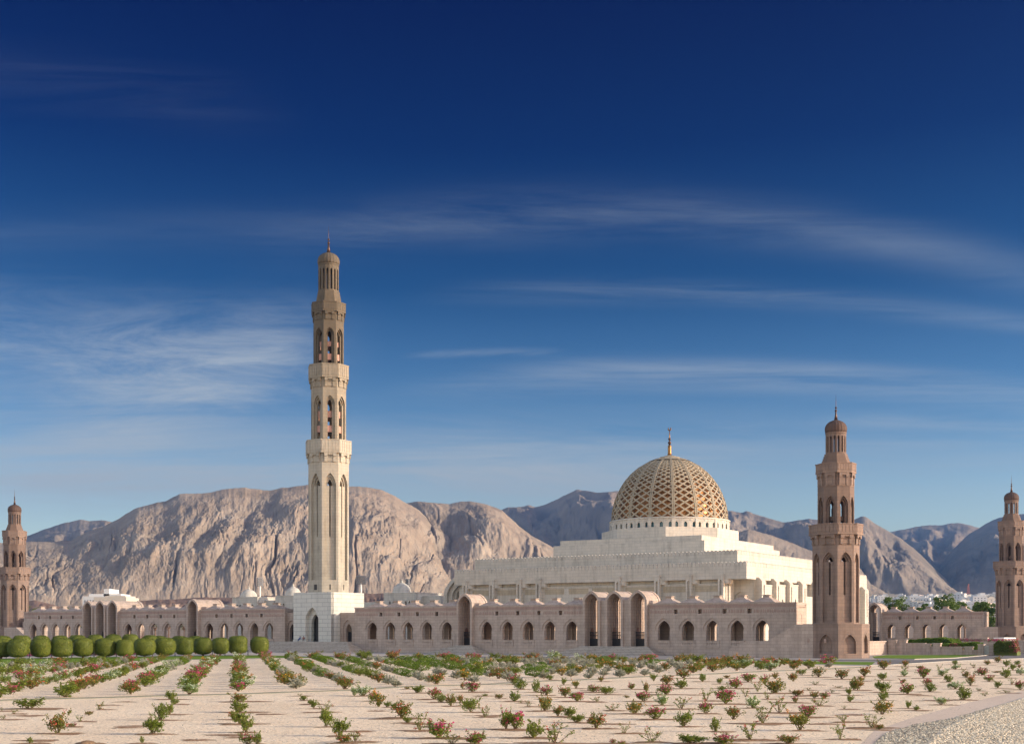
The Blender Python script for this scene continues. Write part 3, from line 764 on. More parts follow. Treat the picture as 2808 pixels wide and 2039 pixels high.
# ------------------------------------------------------------------ domed pavilions behind the arcades
def domed(label, pxc, rpx, ytop, ybase, pxl, pxr, yblk, v, ext=None):
    uc = U(pxc, v+6)
    root = mthing('domed_building', label, 'building', uc, v, 'white domed buildings behind the arcades')
    u0, u1 = U(pxl, v), U(pxr, v); zb = H(yblk, uc, v); WH = M['cream']
    m = MB(); Tt = lambda x, y, z: (x, v+y, z); n = max(2, int((u1-u0)/4))
    m.panel(Tt, u0, u1, 0, zb, [arch(u0+(u1-u0)*(i+.5)/n+dx, .32, zb-3.6, zb-2.6, zb-2.0, 4) for i in range(n) for dx in (-.6,.6)], 0, .5)
    m.box(u0+.01, u1-.01, v+.7, v+12, 0, zb-.02); m.box(u0-.1, u1+.1, v-.1, v+12.1, zb-.02, zb+.2)
    m.build('wall', WH, root)
    if ext:
        m = MB(); e0, e1, ye = ext; a, b = U(e0, v+4), U(e1, v+4); m.box(a, b, v+3, v+12.5, 0, H(ye, a, v+4)); m.build('side_wing', WH, root)
    k = zc(uc, v+6)/F; r = rpx*k; z0 = H(ybase, uc, v+6); z1 = H(ytop, uc, v+6); hd = (z1-z0)*.72
    m = MB(); prof = [(r*1.02, z0-.8), (r*1.02, z0)]
    for i in range(13):
        t = i/12; prof.append((r*math.cos(t*math.pi/2)**.85+.02, z0+hd*math.sin(t*math.pi/2)+ (hd*.10*t**6)))
    m.lathe(prof, 48, uc, v+6)
    d_ = m.build('dome', WH, root, True)
    m = MB(); zt = z0+hd*1.1; m.lathe([(.5, zt-.35), (.32, zt+.2), (.16, zt+.6), (.2, zt+.8), (.03, z1)], 10, uc, v+6); sub('finial', m, WH, d_, True)
domed('white dome left of the tallest minaret, first from the left', 682, 23, 1608, 1637, 637, 706, 1638, 58, (700, 757, 1646))
domed('white dome peeping out beside the left of the marble base', 803.6, 22, 1601, 1632, 755, 830, 1634, 58)
domed('white dome between the tallest minaret and the prayer hall', 1101.8, 25.5, 1588, 1625, 1052, 1140, 1626.5, 58, (1130, 1214, 1634))
m = MB(); v_ = 70; r_ = mthing('long_wall', 'long cream wall linking the domed buildings behind the arcades', 'wall', U(1100, v_), v_)
m.box(U(560, v_), U(1240, v_), v_, v_+4, 0, H(1652, U(900, v_), v_)); m.build('wall', M['cream'], r_)

# ------------------------------------------------------------------ terrace walls at the right
def gwall(label, pts_, v0, v1, caps=(), group='low pink garden walls at the right', base=0.0):
    us_ = [p[0] for p in pts_]
    root = mthing('garden_wall', label, 'wall', (us_[0]+us_[-1])/2, v0, group)
    m = MB()
    for (a, b, z) in [(pts_[i][0], pts_[i+1][0], pts_[i][1]) for i in range(len(pts_)-1)]:
        m.box(a, b, v0, v1, base, z); m.box(a, b, v0-.1, v1+.1, z, z+.16)
    m.build('wall', M['pink'], root)
    for (x, z) in caps:
        m = MB(); m.box(x-.75, x+.75, v0-.2, v1+.2, base, z); m.box(x-.85, x+.85, v0-.28, v1+.28, z, z+.25); m.build('pier', M['pink'], root)
    return root
vB_ = 42.0
uB = lambda px: U(px, vB_)
hB = lambda py, px=2550: H(py, uB(px), vB_)
gwall('low pink wall stepping down beside the right lawn', [(uB(2432), hB(1764)), (uB(2538), hB(1773.5)), (uB(2627), hB(1782)), (uB(2681), 0)], vB_, vB_+.6,
      [(uB(2446), hB(1757)), (uB(2476), hB(1756)), (uB(2540), hB(1766.5)), (uB(2569), hB(1765)), (uB(2629), hB(1775)), (uB(2656), hB(1774))])
uW = uB(2432)
m = MB(); r_ = mthing('garden_wall', 'sunlit low wall running back from the nearest pink minaret', 'wall', uW, 22, 'low pink garden walls at the right')
m.box(uW-.6, uW, -3.6, vB_+.6, 0, hB(1759, 2432)); m.box(uW-.7, uW+.1, -3.6, vB_+.62, hB(1759, 2432), hB(1756, 2432)); m.build('wall', M['pink'], r_)
vC_ = 70.0; uC_ = lambda px: U(px, vC_); hC = lambda py: H(py, uC_(2600), vC_)
gwall('upper pink terrace wall with pink flowers along its top', [(uC_(2528), hC(1752)), (uC_(2698), hC(1757)), (uC_(2790), hC(1757)), (uC_(2860), 0)], vC_, vC_+.7,
      [(uC_(2698), hC(1750)), (uC_(2780), hC(1757)), (uC_(2797), hC(1757))])
m = MB(); r_ = mthing('garden_wall', 'short sunlit wall end on the upper terrace', 'wall', uC_(2740), vC_, 'low pink garden walls at the right')
# a wall end turned to the sun
x0, y0 = W(uC_(2716), vC_+3); m.box(uC_(2716), uC_(2716)+2.2, vC_+3, vC_+15, 0, hC(1747)); m.build('wall', M['whitewash'], r_)
# gate in the low wall
vg = vB_; r_ = mthing('garden_gate', 'pale metal gate between two stone posts in the low wall', 'gate', uB(2706), vg)
for a, b in ((2683, 2694), (2713, 2722)):
    m = MB(); m.box(uB(a), uB(b)+.3, vg-.5, vg+.9, 0, hB(1766)); m.box(uB(a)-.1, uB(b)+.4, vg-.6, vg+1, hB(1766), hB(1764)); m.build('gate_post', M['pink'], r_)
m = MB()
for i in range(9):
    x = uB(2695)+.35+(uB(2713)-uB(2695)-.4)*i/8; m.box(x-.08, x+.08, vg+.1, vg+.15, .1, hB(1768))
for z in (.3, 1.4, hB(1769)): m.box(uB(2695)+.3, uB(2713)-.02, vg+.08, vg+.17, z-.06, z+.06)
m.build('gate_leaf', plain('pale_painted_metal', (.55,.54,.50), .45, .3), r_)
# ------------------------------------------------------------------ ground
def ground_z(Y): return 0.0 if Y < 470 else (.000045*(Y-470)**2 if Y < 870 else 7.2+.036*(Y-870))
def pxpoly(top, bot): return [G(*p) for p in top]+[G(*p) for p in bot[::-1]]
def sheet(name, poly, z, mat, kind='structure'):
    m = MB(); m.add([(x, y, z) for x, y in poly], [tuple(range(len(poly)))])
    o = m.build(name, mat); 
    bm = bmesh.new(); bm.from_mesh(o.data); bmesh.ops.recalc_face_normals(bm, faces=bm.faces)
    for f in bm.faces:
        if f.normal.z < 0: f.normal_flip()
    bmesh.ops.triangulate(bm, faces=bm.faces); bm.to_mesh(o.data); bm.free()
    return tag(o, kind=kind)
def groundmat(name, c1, c2, scale, bump, dist, big=.4, speck=0.0, rough=.95):
    m, nt, b = newmat(name, rough, .1); L = nt.links.new
    tc = nd(nt, 'ShaderNodeTexCoord')
    n1 = nd(nt, 'ShaderNodeTexNoise', i_Scale=scale, i_Detail=4.0, i_Roughness=.7); L(tc.outputs['Object'], n1.inputs['Vector'])
    n2 = nd(nt, 'ShaderNodeTexNoise', i_Scale=.09, i_Detail=6.0, i_Roughness=.6); L(tc.outputs['Object'], n2.inputs['Vector'])
    n3 = nd(nt, 'ShaderNodeTexNoise', i_Scale=1.1, i_Detail=4.0); L(tc.outputs['Object'], n3.inputs['Vector'])
    f = mth(nt, 'ADD', mth(nt, 'MULTIPLY', n1.outputs[0], 1-big), mth(nt, 'MULTIPLY', n2.outputs[0], big))
    c = ramp(nt, f, [(.34, c1), (.62, c2)])
    if speck:
        vo = nd(nt, 'ShaderNodeTexVoronoi', i_Scale=11.0); L(tc.outputs['Object'], vo.inputs['Vector'])
        sp = nd(nt, 'ShaderNodeSeparateColor'); L(vo.outputs['Color'], sp.inputs[0])
        c = mixc(nt, mth(nt, 'MULTIPLY', mth(nt, 'GREATER_THAN', sp.outputs[0], .8), speck), c, tuple(x*.45 for x in c1))
    L(c, b.inputs['Base Color'])
    bp = nd(nt, 'ShaderNodeBump', i_Strength=bump, i_Distance=dist)
    L(mth(nt, 'ADD', n1.outputs[0], mth(nt, 'MULTIPLY', n3.outputs[0], 1.5)), bp.inputs['Height']); L(bp.outputs[0], b.inputs['Normal'])
    return m
gm = groundmat('dusty_pavement', (.36,.31,.26), (.44,.38,.32), 2.0, .3, .03)
far = groundmat('dry_plain', (.24,.18,.135), (.33,.26,.20), .02, .5, 2.0, .6)
m = MB(); ys = [-120, 15, 40, 120, 300, 470]+[470+20*i for i in range(1, 21)]+[1000, 1500, 2500, 4500, 8000]
for i, y in enumerate(ys):
    w = 300+abs(y)*.9
    for k in range(-8, 9): m.v.append((k*w/8, y, ground_z(y)))
for i in range(len(ys)-1):
    for k in range(16):
        a = i*17+k; m.f.append((a, a+1, a+18, a+17)); m.m.append(0 if ys[i] < 440 else 1)
tag(m.build('ground', [gm, far], None, True), kind='structure')
gravel = groundmat('pale_gravel', (.66,.485,.315), (1.0,.80,.57), 8.0, 1.0, .07, .3, .5)
EDGE = [(-300,1830),(60,1821),(300,1814),(500,1808.5),(750,1803.5),(1000,1805),(1300,1807),(1800,1811.5),(2200,1820.5),(2381,1826),(2450,1823.5),(2600,1814),(2808,1806),(3050,1799)]
def edge_y(px):
    for a, b in zip(EDGE, EDGE[1:]):
        if a[0] <= px <= b[0]: return a[1]+(b[1]-a[1])*(px-a[0])/(b[0]-a[0])
    return 1830
sheet('gravel_garden', [G(*p) for p in EDGE]+[(150, 10), (-120, 10)], .012, gravel)
asph = groundmat('worn_asphalt', (.15,.135,.125), (.20,.18,.165), 1.5, .3, .02)
sheet('road', pxpoly([(880,1797.2),(1400,1799),(1800,1804),(2000,1806),(2360,1807),(2500,1808.5),(2620,1805),(2724,1793),(2760,1790),(2830,1788.5)],
                     [(880,1800),(1300,1802.3),(1800,1807),(2000,1810),(2400,1812.5),(2440,1823),(2600,1813.2),(2830,1804.4)]), .004, asph)
grass = groundmat('mown_grass', (.10,.165,.015), (.17,.245,.03), 3.0, .8, .08, .5)
sheet('lawn', pxpoly([(-200,1808),(0,1805),(300,1800),(500,1797.5),(700,1796),(790,1797)], [(-200,1828),(60,1820),(300,1813),(500,1807.5),(750,1802.8),(880,1802)]), .020, grass)
sheet('lawn', pxpoly([(900,1801.2),(1300,1803.5),(1800,1808),(2000,1811.3),(2400,1814)], [(900,1803),(1300,1806.3),(1800,1810.8),(2200,1819.5),(2390,1822)]), .020, grass)
sheet('lawn', pxpoly([(2392,1799),(2430,1795),(2600,1795),(2724,1791)], [(2400,1804.5),(2506,1807),(2615,1803.5),(2700,1796),(2726,1791.8)]), .020, grass)
sheet('lawn', pxpoly([(2728,1786.5),(2840,1785)], [(2728,1790),(2840,1787.5)]), .020, grass)
pathm = groundmat('grey_green_path', (.19,.185,.12), (.28,.26,.19), 4.0, .5, .03)  # grey-green strip, darker than the gravel beside it
KERB = [(-120,1925),(0,1919),(154,1915),(463,1906.5),(700,1900.5),(962,1891),(1101,1882.5),(1398,1872.5),(1493,1867),(1786,1854),(2100,1840),(2381,1828)]
def kerb_y(px):
    for a, b in zip(KERB, KERB[1:]):
        if a[0] <= px <= b[0]: return a[1]+(b[1]-a[1])*(px-a[0])/(b[0]-a[0])
    return 1925 if px < 0 else 1800
KW = []
for i in range(61):
    px = -120+2501*i/60.0; KW.append(G(px, kerb_y(px)+math.sin(i*.8)*.4))
def ribbon(name, pts, w, z0, z1, mat):
    m = MB()
    for i, (x, y) in enumerate(pts):
        a = Vector(pts[max(0,i-1)]); b = Vector(pts[min(len(pts)-1,i+1)]); d = (b-a).normalized(); n = Vector((-d.y, d.x))*w/2
        for p, z in ((Vector((x,y))-n, z0), (Vector((x,y))-n*.94, z1), (Vector((x,y))+n*.94, z1), (Vector((x,y))+n, z0)): m.v.append((p.x, p.y, z))
    for i in range(len(pts)-1):
        for k in range(3): m.f.append((i*4+k, i*4+k+1, i*4+4+k+1, i*4+4+k)); m.m.append(0)
    return tag(m.build(name, mat), kind='structure')
ribbon('garden_path', KW, 1.7, .002, .022, pathm)
kerbm = stone('kerb_stone', (.40,.36,.30), (.36,.32,.27), .9, 5, .7)
ribbon('kerb', [(x, y-.95) for x, y in KW], .12, 0, .05, pathm)
ribbon('kerb', [G(px, y-.6) for px, y in EDGE[9:]], .25, 0, .14, kerbm)
ribbon('kerb', [G(px, y) for px, y in [(2400,1805.2),(2506,1807.8),(2615,1804.4),(2700,1797),(2730,1792.5),(2775,1790.5)]], .35, 0, .15, kerbm)
# sandy shoulder and pebble paving in the near right corner
BND = [(2390,2055),(2401,2039),(2431,2011),(2506,1989),(2615,1970),(2693,1948),(2808,1917),(2950,1880)]
KIN = [(2535,2055),(2549,2039),(2587,2001),(2656,1967),(2740,1936),(2808,1914),(2950,1875)]
sand = groundmat('coarse_sand', (.56,.42,.31), (.70,.55,.42), 14.0, .6, .03, .4, .2)
sheet('sandy_strip', [G(*p) for p in BND]+[G(2950,1862), G(2808,1893), G(2700,1915), G(2600,1940), G(2500,1968), G(2400,2002), G(2350,2050)], .020, sand)
PB = [G(*p) for p in BND]+[(40, 78), (40, 45)]
sheet('pebble_bed', PB, .026, groundmat('mortar_bed', (.10,.09,.08), (.17,.15,.13), 12.0, .5, .02))
def inside(p, poly):
    c = False; j = len(poly)-1
    for i in range(len(poly)):
        if (poly[i][1] > p[1]) != (poly[j][1] > p[1]) and p[0] < (poly[j][0]-poly[i][0])*(p[1]-poly[i][1])/(poly[j][1]-poly[i][1])+poly[i][0]: c = not c
        j = i
    return c
PIN = [G(*p) for p in KIN]+[(48, 95), (48, 46.5)]
KP = [G(*p) for p in KIN]
pm, nt, b = newmat('river_pebbles', .75, .25); gi = nd(nt, 'ShaderNodeNewGeometry')
nt.links.new(ramp(nt, gi.outputs['Random Per Island'], [(0,(.40,.315,.21)),(.3,(.57,.45,.305)),(.6,(.72,.585,.395)),(.85,(.83,.69,.49)),(1,(.44,.365,.265))]), b.inputs['Base Color'])
pd, nt, b = newmat('grey_pebbles', .75, .25); gi = nd(nt, 'ShaderNodeNewGeometry')
nt.links.new(ramp(nt, gi.outputs['Random Per Island'], [(0,(.26,.21,.15)),(.4,(.39,.325,.235)),(.75,(.53,.445,.315)),(1,(.66,.56,.40))]), b.inputs['Base Color'])
def pebble_field():
    rnd = random.Random(3); v = []; f = []; mi = []
    step = .165; y = 47.0
    lim = lambda X, Y: (X/Y) < (3080-CX)/F
    while y < 90:
        x = 13.0
        while x < 41:
            px_, py_ = x+rnd.uniform(-.04,.04), y+rnd.uniform(-.04,.04); x += step
            if not lim(px_, py_) or not inside((px_, py_), PB): continue
            inn = inside((px_, py_), PIN)
            a = rnd.uniform(0, math.pi); la = rnd.uniform(.075,.115); lb = rnd.uniform(.055,.075); h = rnd.uniform(.05,.085)+(.012 if inn else 0)
            base = len(v); n = 7; tl = rnd.uniform(-.3,.3)
            for r_, z_ in ((1.0,.0),(.78,.72)):
                for i in range(n):
                    t = 2*math.pi*i/n; ex = la*r_*math.cos(t); ey = lb*r_*math.sin(t)
                    v.append((px_+ex*math.cos(a)-ey*math.sin(a), py_+ex*math.sin(a)+ey*math.cos(a), .024+h*z_*(1+tl*math.cos(t))))
            v.append((px_, py_, .024+h))
            for i in range(n):
                j = (i+1) % n
                f.append((base+i, base+j, base+n+j, base+n+i)); mi.append(0 if inn else 1)
                f.append((base+n+i, base+n+j, base+2*n)); mi.append(0 if inn else 1)
        y += step*.86
    me = bpy.data.meshes.new('pebble_paving'); me.from_pydata(v, [], f); me.materials.append(pm); me.materials.append(pd)
    me.polygons.foreach_set('material_index', mi); me.polygons.foreach_set('use_smooth', [True]*len(f)); me.update()
    o = bpy.data.objects.new('pebble_paving', me); COL.objects.link(o)
    tag(o, 'pale and grey pebbles set in the paving at the lower right corner', 'paving', None, 'stuff')
pebble_field()
ribbon('kerb', [(x-.02, y) for x, y in KP], .12, .02, .075, kerbm)

# ------------------------------------------------------------------ mountains
def hsh(ix, iy, seed):
    h = (ix*374761393 + iy*668265263 + seed*974634777) & 0xFFFFFFFF
    h = ((h ^ (h >> 13))*1274126177) & 0xFFFFFFFF
    return ((h ^ (h >> 16)) & 0xFFFF)/65535.0
def perlin(x, y, seed=0):
    x0 = np.floor(x).astype(np.int64); y0 = np.floor(y).astype(np.int64); fx = x-x0; fy = y-y0
    def g(ix, iy, dx, dy):
        a = hsh(ix, iy, seed)*2*np.pi; return np.cos(a)*dx+np.sin(a)*dy
    u = fx*fx*fx*(fx*(fx*6-15)+10); w = fy*fy*fy*(fy*(fy*6-15)+10)
    n00 = g(x0,y0,fx,fy); n10 = g(x0+1,y0,fx-1,fy); n01 = g(x0,y0+1,fx,fy-1); n11 = g(x0+1,y0+1,fx-1,fy-1)
    return (n00+(n10-n00)*u+((n01+(n11-n01)*u)-(n00+(n10-n00)*u))*w)*1.5
def fbm(x, y, seed, oct=5, gain=.5):
    s = 0; a = 1
    for i in range(oct): s = s+a*perlin(x*2**i, y*2**i, seed+i*17); a *= gain
    return s
def ridged(x, y, seed, oct=4, gain=.5):
    s = 0; a = 1; tot = 0
    for i in range(oct): s = s+a*(1-np.abs(perlin(x*2.03**i, y*2.03**i, seed+i*31))*1.6); tot += a; a *= gain
    return s/tot
def rockmat(name, c1, c2, c3, sc_=.004, bump=.55):
    m, nt, b = newmat(name, .95, .08); L = nt.links.new
    tc = nd(nt, 'ShaderNodeTexCoord')
    n1 = nd(nt, 'ShaderNodeTexNoise', i_Scale=sc_, i_Detail=8.0, i_Roughness=.65); L(tc.outputs['Object'], n1.inputs['Vector'])
    mp = nd(nt, 'ShaderNodeMapping'); mp.inputs['Scale'].default_value = (1,.3,.35); mp.inputs['Rotation'].default_value = (0,R(25),0); L(tc.outputs['Object'], mp.inputs[0])
    n2 = nd(nt, 'ShaderNodeTexNoise', i_Scale=sc_*7, i_Detail=6.0, i_Roughness=.7); L(mp.outputs[0], n2.inputs['Vector'])
    f = mth(nt, 'ADD', mth(nt, 'MULTIPLY', n1.outputs[0], .5), mth(nt, 'MULTIPLY', n2.outputs[0], .5))
    L(ramp(nt, f, [(.36, c1), (.5, c2), (.64, c3)]), b.inputs['Base Color'])
    n3 = nd(nt, 'ShaderNodeTexNoise', i_Scale=.05, i_Detail=6.0, i_Roughness=.75); L(tc.outputs['Object'], n3.inputs['Vector'])
    bp = nd(nt, 'ShaderNodeBump', i_Strength=bump, i_Distance=5.0); L(n3.outputs[0], bp.inputs['Height']); L(bp.outputs[0], b.inputs['Normal'])
    return m
def mountain(name, prof, Zb, Zr, mat, seed, gul=.16, gx=60., lean=.0, rough=.03, step=2.2, rows=110, yaw=0.0, power=.85, gt=.9, tmax=1.25, big=.10, bx=170.):
    """a range standing between Zb and Zr; yaw turns its front to the right (+) or left (-)"""
    px = np.arange(prof[0][0], prof[-1][0]+.1, step); py = np.interp(px, [p[0] for p in prof], [p[1] for p in prof])
    for _ in range(3): py = np.convolve(np.pad(py, 2, 'edge'), [.1,.2,.4,.2,.1], 'valid')
    py = py + fbm(px/26., px*0+seed, seed, 4)*1.4
    t = np.concatenate([np.linspace(0, 1, rows), np.linspace(1, tmax, 12)[1:]])
    PX, T = np.meshgrid(px, t); PY = np.meshgrid(py, t)[0]
    k = (PX-CX)/F; km = (px[0]+px[-1])/2; fk = 1+yaw*(PX-km)/F
    Z = (Zb+(Zr-Zb)*T)*fk; ZR = Zr*fk
    X = k*Z
    zr = E+(HY-PY)/F*ZR; zb = ground_z(Zb)-8
    sh = np.where(T <= 1, np.clip(T, 0, 1)**power, 1-(T-1)*1.5)
    Hh = zb+(zr-zb)*sh
    q = PX+lean*T*100+fbm(PX/150., T*1.3, seed+5, 3)*30
    env = np.clip(np.sin(np.pi*np.clip(T, 0, 1)**.85), 0, 1)**.7
    q2 = q+fbm(PX/45., T*4.0, seed+8, 4, .5)*gx*.30
    g1 = ridged(q2/gx, T*gt+q/500., seed, 4, .45)
    g2 = ridged(q2/(gx*.5), T*gt*5.5, seed+9, 4, .5)
    iso = fbm(PX/20., T*14, seed+3, 6, .66); sp = fbm(q/bx, T*(zr.mean()-zb)/Zr*F/bx*1.1, seed+4, 3, .45)
    amp = np.maximum(zr-zb, 30); low = np.clip(1.15-T, 0, 1)
    mask = np.clip(.55+1.1*fbm(PX/110., T*2.2, seed+14, 3), .1, 1.3)
    inc = lambda g, c: -np.clip((g-c)/(1-c), 0, 1)**1.6
    d = inc(g1, .52)*gul*1.5*(.2+1.0*low)*mask+inc(g2, .5)*gul*.36*(.3+low)*mask+(g1-.62)*gul*.22+iso*rough+sp*big
    Hh = Hh+amp*env*d
    lim = E+(HY-PY)/F*Z         # keep the crest on the skyline
    Hh = np.where(T <= 1, np.minimum(Hh, lim), Hh)
    vs = np.stack([X, Z, Hh], -1).reshape(-1, 3); n = len(px); r = len(t)
    idx = np.arange(n*r).reshape(r, n)
    fs = np.stack([idx[:-1,:-1], idx[:-1,1:], idx[1:,1:], idx[1:,:-1]], -1).reshape(-1, 4)
    me = bpy.data.meshes.new(name); me.from_pydata(vs.tolist(), [], fs.tolist()); me.materials.append(mat)
    me.polygons.foreach_set('use_smooth', [True]*len(fs)); me.update()
    o = bpy.data.objects.new(name, me); COL.objects.link(o); return tag(o, kind='structure')
RK = rockmat('pale_rock', (.24,.182,.13), (.335,.26,.19), (.42,.337,.25))
RD = rockmat('brown_rock', (.19,.15,.115), (.28,.225,.17), (.36,.29,.22), .002)
RB = rockmat('dark_gravel_hill', (.17,.105,.075), (.235,.15,.105), (.29,.195,.14), .01, .6)
mountain('mountain', [(-320,1500),(-60,1490),(72,1484),(140,1485),(197,1480),(240,1457),(287,1442),(327,1420),(371,1393),(421,1380),(454,1373),(494,1353),(564,1352),(618,1340),(671,1336),(740,1345),(767,1338),(842,1329),(900,1331),(957,1333),(1000,1334),(1045,1342),(1080,1358),(1115,1379),(1150,1398),(1188,1436),(1218,1490),(1250,1541),(1275,1600),(1300,1655),(1330,1690)],
   1900, 3000, RK, 11, .042, 66., -1.1, .0072, 1.5, 260, .75, big=.055, bx=130.)
mountain('mountain', [(1020,1480),(1060,1400),(1115,1379),(1140,1374),(1230,1381),(1250,1377),(1288,1373),(1330,1381),(1375,1397),(1400,1420),(1425,1443),(1460,1470),(1490,1485),(1519,1501),(1540,1530),(1570,1590),(1610,1660),(1640,1700)],
   2500, 3700, RK, 23, .055, 60., .5, .008, 1.8, 150, -.25, big=.12, bx=130.)
mountain('mountain', [(-60,1520),(20,1490),(72,1470),(105,1457),(150,1441),(185,1431),(220,1424),(245,1427),(290,1426),(310,1432),(350,1445),(420,1480),(500,1560)], 3600, 5000, RD, 31, .05, 70., .4, .010, 2.2, 90, -.2, big=.12, bx=90.)
mountain('mountain', [(1290,1470),(1340,1430),(1374,1398),(1390,1390),(1424,1390),(1450,1384),(1468,1389),(1490,1385),(1530,1367),(1560,1352),(1584,1341),(1610,1345),(1645,1351),(1690,1345),(1750,1350),(1836,1355),(1920,1390),(1998,1400),(2010,1400),(2035,1406),(2049,1400),(2080,1412),(2120,1424),(2150,1432),(2180,1427),(2215,1422),(2240,1424),(2270,1430),(2320,1442),(2400,1470),(2480,1520)],
   3900, 6000, RD, 43, .06, 90., .8, .009, 2.2, 130, -.85, big=.17, bx=150.)
mountain('mountain', [(2190,1560),(2250,1475),(2300,1440),(2342,1424),(2362,1414),(2375,1417),(2400,1435),(2430,1452),(2470,1475),(2520,1515),(2570,1565),(2620,1612),(2660,1650),(2690,1690)], 3300, 4600, RD, 57, .06, 80., .6, .010, 1.8, 130, -.95, big=.13, bx=110.)
mountain('mountain', [(2400,1480),(2440,1458),(2470,1452),(2540,1439),(2585,1440),(2604,1434),(2635,1433),(2660,1440),(2690,1448),(2760,1470),(2860,1500)], 5200, 7200, RD, 61, .06, 80., .5, .009, 2.2, 90, .1, big=.16, bx=100.)
mountain('mountain', [(2480,1700),(2520,1640),(2560,1580),(2600,1520),(2650,1468),(2690,1444),(2715,1428),(2745,1417),(2808,1408),(2900,1395),(3000,1390),(3150,1420)], 3700, 5400, RD, 71, .05, 70., .7, .010, 2.2, 120, -.9, big=.08, bx=140.)
mountain('mountain', [(2000,1470),(2050,1450),(2100,1462),(2160,1483),(2230,1512),(2300,1532),(2356,1552),(2384,1582),(2409,1601),(2440,1622),(2480,1650),(2510,1690)], 2700, 3600, RD, 83, .05, 60., -.4, .014, 2.0, 110, .6, big=.08)
mountain('foothill', [(-200,1670),(-20,1660),(60,1652),(90,1644),(120,1650),(170,1664),(200,1680)], 1250, 1500, RB, 91, .10, 40., 0, .02, 2.5, 40)
mountain('foothill', [(300,1680),(340,1658),(380,1646),(440,1643),(500,1641),(560,1636),(620,1638),(700,1632),(760,1633),(800,1630),(900,1629),(1000,1627),(1080,1625),(1150,1629),(1230,1641),(1300,1662),(1340,1690)], 1150, 1600, RB, 97, .18, 30., .3, .03, 2.2, 60, .3)

# ------------------------------------------------------------------ far buildings
def facade(m, x0, x1, y0, z0, z1, nx, nz, w=.34, h=.42):
    dx = (x1-x0)/nx; dz = (z1-z0)/nz
    for i in range(nx):
        for j in range(nz):
            m.box(x0+dx*(i+.5-w/2), x0+dx*(i+.5+w/2), y0-.06, y0+.1, z0+dz*(j+.5-h/2), z0+dz*(j+.5+h/2))
HM = [plain('white_house_paint', (.66,.635,.59), .8, 0, .04, .3), plain('cream_house_paint', (.55,.48,.39), .8, 0, .05, .3), plain('pale_house_paint', (.60,.56,.48), .8, 0, .05, .3), plain('pinkish_house_paint', (.66,.54,.46), .8, 0, .06, .3)]
HW = plain('house_window', (.10,.095,.09), .4, 0, .2, 1, .5)
def house(kind, rnd):
    root = thing('house', None, 'house')
    w = rnd.uniform(15, 24); d = rnd.uniform(12, 18); h = rnd.choice((7.5, 10.5, 10.5, 14)); mt = HM[kind]
    m = MB(); m.box(-w/2, w/2, -d/2, d/2, -9, h)
    for a in ((-w/2,w/2,-d/2-.1,-d/2+.35), (-w/2,w/2,d/2-.35,d/2+.1), (-w/2-.1,-w/2+.35,-d/2,d/2), (w/2-.35,w/2+.1,-d/2,d/2)): m.box(a[0],a[1],a[2],a[3],h-.01,h+1.0)
    m.build('wall', mt, root)
    m = MB(); a = rnd.uniform(-w*.3, 0); m.box(a, a+w*.36, -d*.2, d*.3, h, h+3.2); m.box(a-.2, a+w*.36+.2, -d*.22, d*.32, h+3.2, h+3.5); m.build('stair_tower', mt, root)
    s = rnd.choice((-1, 1)); m = MB(); m.box(min(s*w/2, s*(w/2+w*.4)), max(s*w/2, s*(w/2+w*.4)), -d*.35, d*.4, -9, h*.62); m.build('side_wing', mt, root)
    m = MB(); n = rnd.choice((3,4)); nz = int(h/3.4)
    facade(m, -w/2+1, w/2-1, -d/2, .4, h-.4, n, nz)
    for i in range(3):
        for j in range(nz): m.box(w/2-.1, w/2+.06, -d/2+d*(i+.3)/3, -d/2+d*(i+.65)/3, 1.2+j*3.3, 2.9+j*3.3) if s < 0 else None
    m.build('window', HW, root)
    return root
def copy_tree(o, parent=None):
    c = o.copy(); COL.objects.link(c)
    if parent: c.parent = parent
    for ch in o.children: copy_tree(ch, c)
    return c
rnd = random.Random(21)
protos = []
for i in range(9):
    protos.append(house([0,0,1,0,2,0,1,3,0][i], rnd))
CN = ['white','white','cream','white','off-white','white','cream','pinkish','white']
used = set()
rowdefs = [(2395,2745,2350,26,'topmost'), (2440,2735,1900,20,'second'), (2490,2742,1500,14,'third'), (2500,2735,1120,8,'lowest')]
for x0, x1, Z, n, rn in rowdefs:
    for i in range(n):
        p = x0+(x1-x0)*(i+.5)/n+rnd.uniform(-3.5, 3.5); zz = Z*rnd.uniform(.93, 1.07)
        if rn == 'topmost' and (2470 < p < 2488): continue
        k = rnd.randrange(9)
        o = protos[k] if k not in used else copy_tree(protos[k]); used.add(k)
        o.location = ((p-CX)/F*zz, zz, ground_z(zz)+.1); o.rotation_euler = (0,0,R(rnd.choice((0,90,180,270))*0+rnd.uniform(-35, 30)))
        s = rnd.uniform(.75, 1.15)*(1.0 if Z > 1600 else .8); o.scale = (s, s, s*rnd.uniform(.85,1.05))
        tag(o, f'{CN[k]} flat-roofed house, {ORD[i+1]} from the left in the {rn} line of the town', None, 'houses of the far town')
for k in range(9):
    if k not in used: 
        for ch in list(protos[k].children): bpy.data.objects.remove(ch)
        bpy.data.objects.remove(protos[k])
